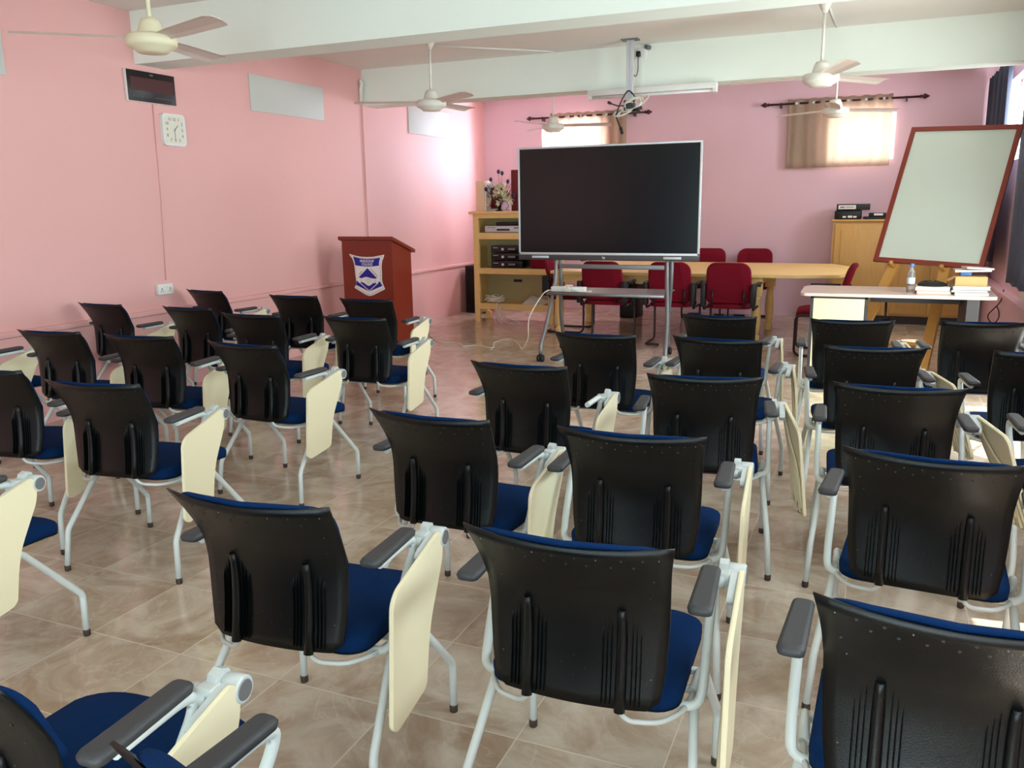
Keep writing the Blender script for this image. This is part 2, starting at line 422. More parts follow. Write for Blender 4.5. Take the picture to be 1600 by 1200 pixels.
def make_shell():
    mb = MB(); nu, nz = 16, 14; z0, z1 = .440, .836
    g = {}
    for side, off in ((0, 0), (1, .007)):
        for i in range(nu+1):
            for j in range(nz+1):
                u = -1+2*i/nu; v = j/nz
                z = z0+(z1-z0)*v
                if v > .8: z += .012*u*u*(v-.8)/.2
                if abs(u) > .86 and v < .1: z += .02*((abs(u)-.86)/.14)**2*(1-v/.1)
                p = back_pt(u, z, off); g[(side, i, j)] = len(mb.v); mb.v.append(p)
    def F(*k): mb.f.append([g[q] for q in k]); mb.m.append(0); mb.sm.append(True)
    for i in range(nu):
        for j in range(nz):
            F((0, i, j), (0, i+1, j), (0, i+1, j+1), (0, i, j+1)); F((1, i, j), (1, i, j+1), (1, i+1, j+1), (1, i+1, j))
        F((0, i, 0), (1, i, 0), (1, i+1, 0), (0, i+1, 0)); F((0, i, nz), (0, i+1, nz), (1, i+1, nz), (1, i, nz))
    for j in range(nz):
        F((0, 0, j), (0, 0, j+1), (1, 0, j+1), (1, 0, j)); F((0, nu, j), (1, nu, j), (1, nu, j+1), (0, nu, j+1))
    for s in (-1, 1):           # moulded sleeves with ribs beside them
        cx = s*.105
        P = [Vector((cx, back_pt(cx/.19, z)[1]-.003, z)) for z in (.436, .50, .55, .60, .645, .668)]
        mb.tube(P, [.0125, .0125, .012, .0118, .0105, .0085], 8)
        for dx, zt in ((-.040, .625), (-.031, .645), (-.022, .66), (.022, .66), (.031, .645), (.040, .625)):
            x = cx+dx
            vs = []
            for z in (.452, .50, .55, .60, zt):
                yb = back_pt(x/.19, z)[1]; h = .0075 if z < zt else 0
                vs += [(x-.0018, yb+.001, z), (x, yb-h, z), (x+.0018, yb+.001, z)]
            fs = []
            for k in range(4):
                a = k*3; fs += [(a, a+1, a+4, a+3), (a+1, a+2, a+5, a+4)]
            mb.add(vs, fs, 0)
    rs = random.Random(3)
    dots = [(u, .815-.006*(1-u*u), 1 if i % 3 == 0 else 0) for i, u in enumerate([-.86, -.7, -.5, -.3, -.1, .12, .32, .55, .74, .88])]
    dots += [(u, .795-.006*(1-u*u), 0) for u in (-.6, -.4, -.2, .02, .22, .45, .66)]
    dots += [(-.84, .75, 0), (-.8, .71, 1), (.84, .75, 0), (.8, .70, 1), (-.86, .52, 1), (.86, .51, 1)]
    dots += [(0, .545, 0), (-.14, .525, 0), (.13, .52, 0), (-.3, .50, 0), (.28, .49, 0), (0, .50, 0)]
    for u, z, k in dots:
        p = back_pt(u, z); rr = .0016 if k else .003
        mb.lathe([(rr, -.0012), (rr, .002)], (p[0], p[1], p[2]), 6, 2 if k else 1, 'Y', False)
    return mb

def make_cushion():
    mb = MB(); nu, nz = 14, 10
    def ring(off, sc):
        r = []; zb, zt = .472, .846
        for k in range(48):
            a = 2*PI*k/48; c_, s_ = math.cos(a), math.sin(a)
            e = .24
            uu = (abs(c_)**e)*(1 if c_ > 0 else -1)*sc; vv = (abs(s_)**e)*(1 if s_ > 0 else -1)*sc
            z = (zb+zt)/2+vv*(zt-zb)/2
            x = uu*(back_w(z)-.007); u = x/back_w(z)
            r.append(back_pt(u, z, off)[:1]+(back_pt(u, z, off)[1],)+(z,))
        return r
    rings = [ring(o_, q_) for o_, q_ in ((.009, .02), (.009, .35), (.009, .7), (.009, .95), (.011, .99), (.018, 1), (.028, .99), (.034, .965), (.038, .92), (.039, .7), (.038, .35), (.037, .02))]
    mb.loft(rings, True, True, 0, True); return mb

def rrect(hx, y0, y1, r, n=5, rb=None):
    out = []
    rb = rb or r
    for cx, cy, a0, q in ((hx, y1, 0, r), (-hx, y1, 90, r), (-hx, y0, 180, rb), (hx, y0, 270, rb)):
        cx += -q if cx > 0 else q; cy += -q if cy == y1 else q
        for k in range(n+1):
            a = math.radians(a0+90*k/n); out.append((cx+q*math.cos(a), cy+q*math.sin(a)))
    return out
def seat_z(y): return -.026*max(0, (y-.08)/.22)**2+.006*max(0, (-.05-y)/.14)
def make_seat():
    mb = MB(); rings = []
    for z, i in ((.413, .012), (.416, .002), (.43, 0), (.445, 0), (.456, .006), (.463, .02), (.467, .06), (.468, .12)):
        rings.append([(x, y, z+seat_z(y)*1.2) for x, y in rrect(.222-i, -.172+i, .305-i, max(.02, .09-i*.4), 5, .06)])
    mb.loft(rings, True, True, 0, True); return mb
def make_pan():
    mb = MB(); rings = []
    for z, i in ((.396, .07), (.400, .03), (.410, .004), (.4145, 0)):
        rings.append([(x, y, z+seat_z(y)*1.2) for x, y in rrect(.221-i, -.171+i, .304-i, max(.02, .09-i*.4), 5, .06)])
    mb.loft(rings, True, True, 0, True); return mb

def make_pad(s):
    mb = MB(); rings = []
    for z, i in ((.664, .012), (.668, .002), (.678, 0), (.684, .003), (.687, .010)):
        r = []
        for x, y in rrect(.027-i, -.185+i, .045-i, .014, 3):
            k = 1 if y < -.12 else .86
            t = (y+.185)/.23
            r.append((s*.262+x*k-s*.004*t, y, z))
        rings.append(r)
    mb.loft(rings, True, True, 0, True); return mb

def make_tablet():
    poly = [(.098, .640), (.088, .585), (.052, .525), (.010, .455), (-.012, .385), (-.030, .292), (-.046, .280), (-.200, .258), (-.222, .274), (-.192, .585), (-.165, .612), (.0, .650), (.08, .668)]
    poly = rpoly(poly, [.008, .02, .03, .03, .03, .012, .012, .02, .02, .03, .03, .02, .01])
    mb = MB().prism(poly, .322, .330, 'YZ')
    # raised rim and curved ribs on the inner side
    rim = [Vector((.320, a, b)) for a, b in [(y*.985-.001, (z-.45)*.98+.45) for y, z in poly]]
    mb.tube(rim, .0038, 4, closed=True)
    for k in range(6):
        t = k/5
        e = Vector((.319, -.045-.165*t, .285-.012*t+.03*(k % 2)))
        q = [Vector((.319, .075, .632)), Vector((.319, .03-.06*t, .56-.005*k)), Vector((.319, -.03-.12*t, .45)), e]
        mb.tube([v-Vector((.003, 0, 0)) for v in smooth_path(q, 4)], .0065, 4)
    mb.box(.314, .322, .045, .095, .612, .652, b=.003)
    return mb

def make_chair(label):
    t = thing('training_chair', label, 'chair')
    MBs = {}
    st = make_seat().build('seat', M_fab, t); make_pan().build('seat_pan', M_pan, st)
    sh = make_shell().build('backrest', [M_shell, M_black, M_speck], t); make_cushion().build('back_cushion', M_fab, sh)
    for s in (-1, 1):
        for nm, pts in (('f', [(.236, -.035, .401), (.240, .02, .413), (.244, .075, .400), (.262, .283, .160), (.263, .280, .02)]),
                        ('r', [(.234, .0, .395), (.240, -.045, .378), (.266, -.214, .180), (.276, -.232, .02)])):
            P = [(s*x, y, z) for x, y, z in pts]
            lg = MB().tube(P, .0118, 10, 0, .018).build('leg', M_steel, t)
            e = P[-1]; MB().lathe([(.0105, -.022), (.0125, -.019), (.0128, 0), (.0115, .004)], (e[0], e[1], .022), 10).build('foot_cap', M_cap, lg)
        P = [(.262, -.13, .654), (.262, .02, .655), (.262, .058, .645), (.263, .045, .612), (.262, -.01, .545), (.262, -.055, .46), (.258, -.090, .402), (.20, -.092, .396), (.10, -.05, .392)]
        P = [(s*x, y, z) for x, y, z in P]
        at = MB().tube(P, .0115, 10, 0, .035).build('arm_tube', M_steel, t)
        make_pad(s).build('armrest_pad', M_pad, at)
        P = [(.105, -.212, .475), (.106, -.214, .428), (.125, -.206, .410), (.185, -.180, .402), (.225, -.120, .400), (.236, -.04, .400)]
        MB().tube([(s*x, y, z) for x, y, z in P], .0065, 8, 0, .025).build('back_rod', M_steel, t)
    mb = MB().tube([(-.236, -.02, .398), (.236, -.02, .398)], .010, 8).tube([(-.238, .05, .405), (.238, .05, .405)], .010, 8)
    mb.box(-.10, -.07, -.08, .12, .398, .408).box(.07, .10, -.08, .12, .398, .408)
    mb.build('seat_frame', M_steel, t)
    mb = MB().lathe([(.019, -.022), (.021, -.018), (.021, .018), (.019, .022)], (.266, .070, .640), 14, 0, 'X')
    mb.box(.262, .300, .055, .088, .628, .662, b=.004)
    mb.lathe([(.024, -.021), (.027, -.018), (.027, .018), (.024, .021)], (.311, .108, .640), 18, 0, 'X')
    mb.lathe([(.020, 0), (.019, .0015)], (.332, .108, .640), 16, 1, 'X')
    mb.prism(rpoly([(.125, .655), (.13, .625), (.085, .612), (-.005, .612), (-.02, .628), (-.01, .640), (.07, .662)], .01), .300, .322, 'YZ')
    mb.prism([(.075, .652), (.082, .674), (.100, .680), (.118, .672), (.122, .660)], .272, .292, 'YZ')
    mb.build('tablet_hinge', [M_hinge, M_grey], t)
    make_tablet().build('writing_tablet', M_cream, t)
    return t

GL = 'training chairs with folded writing tablets'
CH = [ # x, y, heading, label
 (-5.100, 5.717, -.144, 'front-row training chair nearest the pink wall, right of the wall socket'),
 (-4.128, 5.578, .024, 'front-row training chair between the wall-side one and the one before the lectern'),
 (-3.424, 5.510, .026, 'front-row training chair directly before the mahogany lectern, overlapping its lower half'),
 (-5.164, 4.700, -.032, 'second-row training chair closest to the pink wall, below and left of the wall socket'),
 (-4.347, 4.707, -.029, 'second-row training chair just below the wall socket, second from the pink wall'),
 (-3.658, 4.529, .031, 'second-row training chair, third from the pink wall, low between two neighbours'),
 (-2.914, 4.595, .021, 'second-row training chair on the aisle, partly covering the chair before the lectern'),
 (-5.12, 3.50, .04, 'training chair at far left edge of which only an arm pad and cream tablet show'),
 (-4.300, 3.565, .099, 'third-row training chair with complete black back nearest the left picture edge'),
 (-3.660, 3.597, .123, 'third-row training chair between the wall-side one and the aisle one with bright tablet'),
 (-2.875, 3.556, -.039, 'third-row training chair on the aisle, its whole cream tablet hanging over open floor'),
 (-3.555, 2.626, .15, 'training chair whose black back is cut by the left picture edge, tablet beside it'),
 (-2.838, 2.588, .14, 'training chair at left with big slanted cream tablet, just beyond the large near chair'),
 (-2.760, 1.640, .10, 'left edge training chair showing only cream tablet, blue seat front and one long leg'),
 (-1.322, 1.726, .066, 'large near training chair left of centre with full black back and upright cream tablet'),
 (-1.283, 2.581, -.031, 'training chair directly beyond the large left-of-centre one, beside its upright cream tablet'),
 (-1.353, 3.494, -.016, 'training chair whose right arm lost its pad, leaving a bare white tube end'),
 (-1.302, 4.408, -.025, "training chair nearest the rolling stand's left front caster"),
 (-.550, 1.778, .050, 'bottom-centre training chair with the widest fully visible black back, dotted along its top'),
 (-.639, 2.596, .055, 'training chair directly beyond the bottom-centre one, shell flanked by two grey pads'),
 (-.611, 3.495, .141, 'training chair with bluish sheen on its back and ribbed tablet over the centre-right aisle'),
 (-.672, 4.445, -.046, "centre-column training chair second from the front, right of the stand's right leg"),
 (-.818, 5.317, -.019, 'foremost training chair of the centre column, just below the whole red chair back'),
 (.173, 1.689, -.02, 'nearest training chair at the bottom right corner, back cropped by the picture corner'),
 (.197, 2.638, -.066, 'training chair directly beyond the bottom-right corner one, wide greenish glossy back'),
 (.104, 3.541, .049, 'right-hand training chair third from the bottom corner, ribbed tablet splayed at its right'),
 (-.002, 4.415, .137, 'right-hand training chair between the desk-side one and the one with splayed ribbed tablet'),
 (-.105, 5.338, .073, 'training chair standing right before the cream panel of the grey desk'),
 (.547, 5.463, .15, 'training chair with brownish sheen on its back, right of the easel leg'),
 (.696, 4.480, .15, 'training chair with dark back cropped by the right edge, behind the brown-sheened one'),
 (.800, 3.650, .10, 'right edge training chair showing only an arm pad, white tube and seat corner'),
 (-1.330, .950, .06, 'bottom left corner training chair, blue seat and long arm pad seen from above'),
 (-.610, .930, -.03, 'training chair cut by the bottom edge, only cushion corner and left pad showing'),
]
proto = make_chair(CH[0][3])
for i, (x, y, a, lab) in enumerate(CH):
    c = proto if i == 0 else copy_tree(proto)
    c.location = (x, y, 0); c.rotation_euler = (0, 0, a); tag(c, lab, 'chair', GL)
    swing = {20: (5, 1, 9), 21: (4, 0, 10), 22: (3, 0, 8), 25: (12, 10, 12), 26: (12, 10, 10), 27: (8, 6, 8)}.get(i)
    if swing:
        for ch in c.children:
            if ch.name.startswith('writing_tablet'):
                pv = Vector((.325, .095, .64))
                Rm = Matrix.Rotation(math.radians(swing[2]), 4, 'Z') @ Matrix.Rotation(math.radians(-swing[0]), 4, 'Y') @ Matrix.Rotation(math.radians(-swing[1]), 4, 'X')
                ch.matrix_local = Matrix.Translation(pv) @ Rm @ Matrix.Translation(-pv)
    if 'lost its pad' in lab:
        for ch in list(c.children):
            if ch.name.startswith('arm_tube') and ch.data.vertices[0].co.x > 0:
                for p in list(ch.children): bpy.data.objects.remove(p)

# ------------------------------------------------------------------ rolling screen
st = thing('rolling_stand', 'grey metal rolling stand on splayed legs with a shelf carrying the large screen', 'stand', (-2.33, 7.9, 0))
def SL(p): return (p[0]+2.33, p[1]-7.9, p[2])
for sx, xt, xf_, xr_ in ((-1, -2.88, -2.93, -2.98), (1, -1.765, -1.70, -1.85)):
    for yo, yf, xe in ((-.022, 7.53, xf_), (.022, 8.33, xr_)):
        x0 = xt+sx*0
        P = [SL((x0-.02 if yo < 0 else x0+.02, 7.91+yo*.4, 1.75)), SL((x0-.02 if yo < 0 else x0+.02, 7.91+yo*.4, .80)), SL((x0+(xe-x0)*.7, 7.9+(yf-7.9)*.62, .36)), SL((xe, yf, .16)), SL((xe, yf, .07))]
        lg = MB().tube(P, .019, 10, 0, .12).build('leg', M_grey, st)
        e = P[-1]; mb = MB().lathe([(.0, -.014), (.033, -.013), (.036, -.006), (.036, .006), (.033, .013), (0, .014)], (e[0]+.018, e[1], .036), 14, 0, 'X')
        mb.lathe([(.0, -.014), (.033, -.013), (.036, -.006), (.036, .006), (.033, .013), (0, .014)], (e[0]-.018, e[1], .036), 14, 0, 'X').box(e[0]-.012, e[0]+.012, e[1]-.02, e[1]+.02, .03, .078)
        mb.build('caster', M_black, lg)
MB().box(-.52, .52, -.02, .0, .885, .928, b=.004).build('crossbar', M_grey, st)
mb = MB().box(-.54, .55, -.235, .34, .655, .668, b=.003).tube([(-.58, -.245, .658), (.58, -.245, .658)], .016, 10)
mb.build('shelf', M_grey, st)
MB().box(-.53, .53, -.014, .0, 1.2, 1.3).box(-.53, .53, -.014, .0, 1.65, 1.75).build('mount_bracket', M_dkgrey, st)

tv = thing('interactive_screen', 'large flat black interactive screen in a thin silver frame, dark and switched off', 'screen', (-2.372, 7.85, 0))
hw, zt, zb = .897, 2.050, .982
MB().box(-hw+.01, hw-.01, .0, .034, zb+.01, zt-.01, b=.006).build('back_housing', M_dkgrey, tv)
MB().box(-hw, hw, -.03, .004, zt-.018, zt, b=.003).box(-hw, -hw+.018, -.03, .004, zb+.04, zt-.016, b=.003).box(hw-.018, hw, -.03, .004, zb+.04, zt-.016, b=.003).box(-hw, hw, -.03, .004, zb+.038, zb+.062, b=.003).build('silver_frame', M_silver, tv)
MB().box(-hw+.017, hw-.017, -.022, .004, zb+.06, zt-.017).build('display_panel', M_screen, tv)
mb = MB().box(-hw+.004, hw-.004, -.034, .03, zb-.012, zb+.04, b=.005)
mb.build('bottom_bezel', M_dkgrey, tv)
for a, b in ((-.752, -.575), (.567, .735)):
    MB().box(a, b, -.040, -.03, zb+.007, zb+.030, b=.004).build('pen_tray', M_silver, tv)
text_mesh('hp', .030, (-.012, -.0348, zb+.017), (PI/2, 0, 0), M_silver, tv, 'maker_mark', bold=.001)

ps = thing('power_strip', 'white power strip wound with its own flex, lying on the screen stand shelf', 'power strip', (-2.72, 7.76, .670))
MB().box(-.175, .175, -.035, .035, 0, .048, b=.008).build('socket_body', M_plasw, ps)
P = []
for k in range(60):
    a = 2*PI*k/15; P.append((-.02+.02*math.sin(k*.7)+k*.0006, .045*math.cos(a), .026+.036*math.sin(a)))
P += [(.05, -.05, .03), (.12, -.06, .008), (.2, -.05, .008), (.24, -.02, .008), (.21, .02, .008), (.14, .045, .008)]
MB().tube(smooth_path(P, 2), .0045, 6).build('wound_flex', M_cablew, ps)

P = [(-2.90, 7.73, .685), (-2.97, 7.70, .64), (-3.08, 7.62, .42), (-3.13, 7.70, .2), (-3.28, 7.9, .05), (-3.5, 8.35, .008), (-3.74, 8.68, .008), (-3.83, 8.45, .008), (-3.70, 8.08, .008), (-3.93, 8.18, .008), (-4.05, 8.08, .008), (-4.22, 8.27, .008), (-4.41, 8.24, .008), (-4.62, 8.46, .008), (-4.9, 8.8, .008), (-5.3, 9.1, .008)]
tag(MB().tube(smooth_path(P, 8), .0055, 6).build('extension_cord', M_cablew), 'white extension cord snaking over the floor from the screen stand to the wall', 'cord')

# ------------------------------------------------------------------ lectern
le = thing('lectern', 'tall mahogany lectern with slanting top and a blue and white crest on its front', 'lectern', (-4.79, 7.6, 0))
hx, hy = .30, .19
mb = MB()
for (y0, y1, z0, z1) in ((-hy, hy, 0, 0),):
    mb.add([(-hx, -hy, .04), (hx, -hy, .04), (hx, hy, .04), (-hx, hy, .04), (-hx, -hy, 1.175), (hx, -hy, 1.175), (hx, hy, 1.04), (-hx, hy, 1.04)],
           [(0, 1, 2, 3), (4, 7, 6, 5), (0, 4, 5, 1), (1, 5, 6, 2), (2, 6, 7, 3), (3, 7, 4, 0)])
mb.build('body', M_maho, le)
mb = MB().add([(x, y, z+dz) for dz in (0, .034) for x, y, z in ((-hx-.025, -hy-.025, 1.180), (hx+.025, -hy-.025, 1.180), (hx+.025, hy+.05, 1.03), (-hx-.025, hy+.05, 1.03))],
              [(0, 3, 2, 1), (4, 5, 6, 7), (0, 1, 5, 4), (1, 2, 6, 5), (2, 3, 7, 6), (3, 0, 4, 7)])
mb.build('slanted_top', M_maho, le)
MB().box(-hx-.012, hx+.012, -hy-.012, hy+.012, 0, .045, b=.004).build('plinth', M_maho, le)
# crest, coordinates measured on the lectern front
cr = bpy.data.objects.new('crest', None)
def crest():
    cx, cz = 410, 590; k = .000641
    q = lambda a, b: ((a-cx)*k, .822-(b-cz)*.000547)
    out = [(85, 200), (200, 235), (300, 252), (410, 256), (520, 252), (620, 232), (735, 210), (722, 262), (690, 330), (676, 420), (676, 560), (672, 680), (682, 740), (722, 850), (600, 915), (500, 968), (430, 988), (360, 965), (260, 905), (150, 840), (185, 770), (190, 700), (180, 600), (175, 480), (165, 380), (140, 290), (95, 235)]
    y = -hy
    mb = MB().prism([q(*p) for p in out], y-.006, y+.001, 'XZ')
    base = mb.build('crest', M_logo_w, le)
    ctr = (410, 590)
    gr = [(ctr[0]+(a-ctr[0])*.93, ctr[1]+(b-ctr[1])*.94) for a, b in out]; gi = [(ctr[0]+(a-ctr[0])*.905, ctr[1]+(b-ctr[1])*.92) for a, b in out]
    m2 = MB().prism([q(*p) for p in gr], y-.0066, y-.005, 'XZ'); m2.build('grey_outline', M_logo_g, base)
    m3 = MB().prism([q(*p) for p in gi], y-.0072, y-.006, 'XZ'); m3.build('white_field', M_logo_w, base)
    b1 = [(155, 250), (300, 285), (410, 292), (540, 285), (665, 262), (640, 345), (635, 412), (520, 428), (410, 434), (290, 428), (190, 412), (180, 340)]
    b2 = [(415, 462), (595, 655), (225, 655)]
    b3 = [(200, 710), (640, 710), (680, 790), (430, 902), (185, 782)]
    m4 = MB()
    for b in (b1, b2, b3): m4.prism([q(*p) for p in b], y-.0080, y-.0070, 'XZ')
    m4.build('blue_fields', M_logo_b, base)
    m5 = MB()
    dia = [(250, 730), (432, 890), (610, 730)]
    for i in range(2):
        (a0, b0), (a1, b1_) = dia[i], dia[i+1]; n = math.hypot(a1-a0, b1_-b0); dx, dz = -(b1_-b0)/n*6, (a1-a0)/n*6
        m5.prism([q(a0-dx, b0-dz), q(a0+dx, b0+dz), q(a1+dx, b1_+dz), q(a1-dx, b1_-dz)], y-.0088, y-.0078, 'XZ')
    # shaking hands
    hands = [(300, 655), (360, 632), (400, 628), (440, 640), (480, 650), (545, 660), (545, 740), (500, 745), (470, 775), (430, 795), (390, 780), (340, 740), (300, 730)]
    m5.prism([q(*p) for p in hands], y-.0096, y-.0078, 'XZ')
    for c_ in ((258, 692), (582, 700)):
        m5.prism([q(c_[0]+34*math.cos(t*PI/8), c_[1]+52*math.sin(t*PI/8)) for t in range(16)], y-.0092, y-.0078, 'XZ')
    m5.build('clasped_hands', M_logo_w, base)
    m6 = MB()
    for pts in ([(385, 700), (410, 672), (450, 670), (480, 705)], [(400, 735), (425, 705), (455, 740)], [(405, 760), (430, 740), (440, 765)], [(288, 660), (296, 740)], [(555, 662), (548, 745)]):
        m6.tube([(q(*p)[0], y-.0097, q(*p)[1]) for p in pts], .0014, 5)
    m6.build('hand_lines', M_logo_g, base)
    z = lambda b: q(0, b)[1]
    text_mesh('FRIENDSHIP', .038, (.002, y-.0085, z(335)), (PI/2, 0, 0), M_logo_w, base, 'lettering', bold=.0003, sx=.84)
    text_mesh('COLLEGE', .036, (.002, y-.0085, z(394)), (PI/2, 0, 0), M_logo_w, base, 'lettering', bold=.0003, sx=.86)
    text_mesh('KNOWLEDGE', .018, (.082, y-.0078, z(545)), (PI/2, math.radians(43), 0), M_num, base, 'motto')
    text_mesh('UNITY', .020, (-.080, y-.0078, z(555)), (PI/2, math.radians(-43), 0), M_num, base, 'motto')
crest(); bpy.data.objects.remove(cr)

# ------------------------------------------------------------------ left wall things
def wall_panel(y0, y1, label):
    tag(MB().box(XL, XL+.012, y0, y1, 2.405, 2.735, b=.002).build('vent_cover', M_vent), label, 'vent cover', 'grey boards over the wall vents')
wall_panel(3.0, 4.13, 'pale grey vent board on the pink wall, cut by the upper left picture edge')
wall_panel(6.58, 7.73, 'pale grey vent board high on the pink wall between the two beams')
wall_panel(9.51, 10.62, 'pale grey shiny vent board high on the wall beyond the second beam')

ld = thing('led_sign', 'black LED message panel with red tint mounted high on the pink wall above the clock', 'sign', (XL, 5.375, 2.466))
MB().box(0, .028, -.25, .25, -.12, .12, b=.004).build('housing', M_plasw, ld)
MB().box(.026, .033, -.246, .246, -.116, .116, b=.001).build('display_face', M_led, ld)
MB().box(.0325, .0342, -.215, .225, -.035, .065).build('red_window', M_ledred, ld)
mb = MB()
for k, yy in enumerate((-.19, -.15, -.11)): mb.lathe([(.006, 0), (.006, .002)], (.0325, yy, -.078), 8, 0, 'X')
for k in range(14): mb.box(.0325, .0342, .02+k*.014, .028+k*.014, -.080, -.072)
mb.box(.0325, .0342, -.015, .02, .088, .1); mb.build('indicator_marks', M_speck, ld)

ck = thing('wall_clock', 'square white rounded wall clock hanging under the black LED panel', 'clock', (XL, 5.575, 2.155))
MB().prism(rpoly([(-.125, -.128), (.125, -.128), (.125, .128), (-.125, .128)], .04, 5), 0, .032, 'YZ').build('case', M_plasw, ck)
MB().prism(rpoly([(-.104, -.107), (.104, -.107), (.104, .107), (-.104, .107)], .03, 5), .03, .034, 'YZ').build('dial', M_face, ck)
for n in range(1, 13):
    a = math.radians(90-30*n); rr = .082
    sc_ = 1/max(abs(math.cos(a)), abs(math.sin(a)))
    r2 = rr*min(sc_, 1.18)
    text_mesh(str(n), .036, (.0345, r2*math.cos(a), r2*math.sin(a)), (PI/2, 0, PI/2), M_num, ck, 'numeral')
def hand(ang, L_, w):
    a = math.radians(90-ang); d = Vector((0, math.cos(a), math.sin(a)))
    return MB().tube([Vector((.036, 0, 0))-d*.012, Vector((.036, 0, 0))+d*L_], w, 5)
hand(45, .052, .0028).build('hour_hand', M_num, ck); hand(182, .08, .0018).build('minute_hand', M_num, ck)

wc = MB().tube([(XL+.006, 5.39, 2.35), (XL+.006, 5.38, 1.6), (XL+.006, 5.345, .93)], .004, 6).build('wall_cable', M_pink)
tag(wc, 'thin pink painted cable running down the wall from the LED panel to the socket', 'cable')
sk = thing('wall_socket', 'white double wall socket low on the pink wall below the clock', 'socket', (XL, 5.305, .86))
MB().box(0, .04, -.08, .08, -.045, .045, b=.006).build('face_plate', M_plasw, sk)
mb = MB()
for s in (-1, 1):
    mb.box(.0395, .0412, s*.045-.004, s*.045+.004, -.004, .010).box(.0395, .0412, s*.045-.014, s*.045-.006, -.018, -.012).box(.0395, .0412, s*.045+.006, s*.045+.014, -.018, -.012)
mb.build('pin_holes', M_cableb, sk)
for s in (-1, 1): MB().box(.0395, .044, s*.012-.006, s*.012+.006, .012, .030).build('switch', M_plasw, sk)
tag(MB().tube([(XL+.02, 8.44, 2.66), (XL+.02, 8.44, 2.80), (XL+.04, 8.44, 2.86), (XL+.02, 8.44, 2.9)], .022, 8, 0, .02).build('conduit_box', M_plasw), 'small white conduit fitting where the wall meets the second beam', 'fitting')

# ------------------------------------------------------------------ ceiling fans
def make_fan(label, x, y, angs, mhub, R=.72, zh=2.45):
    f = thing('ceiling_fan', label, 'fan', (x, y, zh), 0, 'three-bladed ceiling fans')
    MB().tube([(0, 0, .10), (0, 0, ZC-zh-.02)], .012, 10).build('down_rod', mhub, f)
    MB().lathe([(.018, 0), (.03, .03), (.055, .075), (.055, .085)], (0, 0, ZC-zh-.085), 18).build('canopy', mhub, f)
    MB().lathe([(.075, .035), (.072, .05), (.058, .10), (.045, .125), (.02, .132)], (0, 0, 0), 22).build('rod_cover', mhub, f)
    MB().lathe([(.03, -.062), (.085, -.06), (.092, -.048), (.128, -.030), (.14, -.018), (.14, .022), (.128, .034), (.08, .04)], (0, 0, 0), 28).build('motor', mhub, f)
    for a in angs:
        a = math.radians(a); u = Vector((math.cos(a), math.sin(a), 0)); t = Vector((-math.sin(a), math.cos(a), 0))
        mb = MB(); rings = []
        for r, w in ((.13, .05), (.20, .055), (.28, .062), (.45, .066), (.62, .07), (.70, .07), (R, .055)):
            ring = []
            for tt, dz in ((-1, .0), (-.5, .012), (.5, .012), (1, 0), (.5, .009), (-.5, .009)):
                ring.append(u*r+t*w*tt+Vector((0, 0, .014+dz-math.tan(math.radians(11))*w*tt)))
            rings.append(ring)
        mb.loft(rings, True, True, 0, False); mb.build('blade', M_blade, f)
    return f
make_fan('cream ceiling fan nearest the camera at upper left, in front of the first beam', -3.9, 3.9, (-18, 102, 222), M_fan)
make_fan('white ceiling fan hanging between the beams over the lectern side', -3.95, 7.35, (-35, 85, 205), M_fanw)
make_fan('white ceiling fan hanging between the beams above the whiteboard side', -.48, 7.4, (-70, 50, 170), M_fanw)
make_fan('small looking far ceiling fan before the bright back window behind the screen', -3.78, 10.2, (15, 135, 255), M_fanw)
make_fan('small looking far ceiling fan before the brown curtained back window', -.49, 10.15, (30, 150, 270), M_fanw)

for P, lab in (([(-4.0, 7.6, ZC-.008), (-3.1, 8.4, ZC-.008)], 'thin white conduit on the ceiling from the lectern-side fan to the beam'),
               ([(-.46, 7.6, ZC-.008), (-.44, 8.45, ZC-.008)], 'short white conduit on the ceiling from the whiteboard-side fan to the beam')):
    tag(MB().tube(P, .009, 6).build('ceiling_conduit', M_plasw), lab, 'conduit')

# projector pole with coiled leads, socket on beam, tube light
pp = thing('projector_pole', 'grey ceiling pole without a projector, leads coiled at its lower end', 'pole', (-2.25, 8.18, ZC))
MB().box(-.08, .08, -.05, .05, -.012, 0).build('ceiling_plate', M_grey, pp)
MB().box(-.032, -.004, -.02, .02, -.56, -.01).box(.004, .032, -.02, .02, -.56, -.01).box(-.005, .005, -.014, .014, -.56, -.01).build('twin_column', M_silver, pp)
MB().box(-.05, .05, -.04, .04, -.66, -.55, b=.01).build('projector_mount', M_dkgrey, pp)
mb = MB(); rs = random.Random(5)
for k in range(5):
    P = []
    r = .05+.02*k; cx, cz = rs.uniform(-.01, .05), -.62+rs.uniform(-.03, .03)
    for j in range(14):
        a = 2*PI*j/14; P.append((cx+r*1.2*math.cos(a), -.05+.02*math.sin(a*2+k), cz+r*.7*math.sin(a+k*.3)))
    mb.tube(P, .006, 6, closed=True)
mb.build('white_lead_coil', M_cablew, pp)
P = [(.04, -.05, -.50), (.0, -.06, -.47), (-.06, -.06, -.55), (-.11, -.06, -.68), (-.09, -.06, -.76), (-.06, -.06, -.82)]
mb = MB().tube(smooth_path(P, 5), .007, 6).tube([(-.07, -.06, -.80), (-.05, -.06, -.86)], .015, 8)
mb.tube(smooth_path([(.03, -.05, -.48), (.07, -.06, -.55), (.03, -.06, -.64), (.12, -.06, -.66)], 5), .006, 6).tube([(.06, -.07, -.65), (.14, -.07, -.63)], .014, 8)
mb.tube(smooth_path([(-.18, -.05, -.57), (-.10, -.05, -.60), (-.02, -.05, -.6)], 4), .006, 6).tube([(-.2, -.05, -.56), (-.17, -.05, -.575)], .013, 8)
mb.build('black_leads', M_cableb, pp)

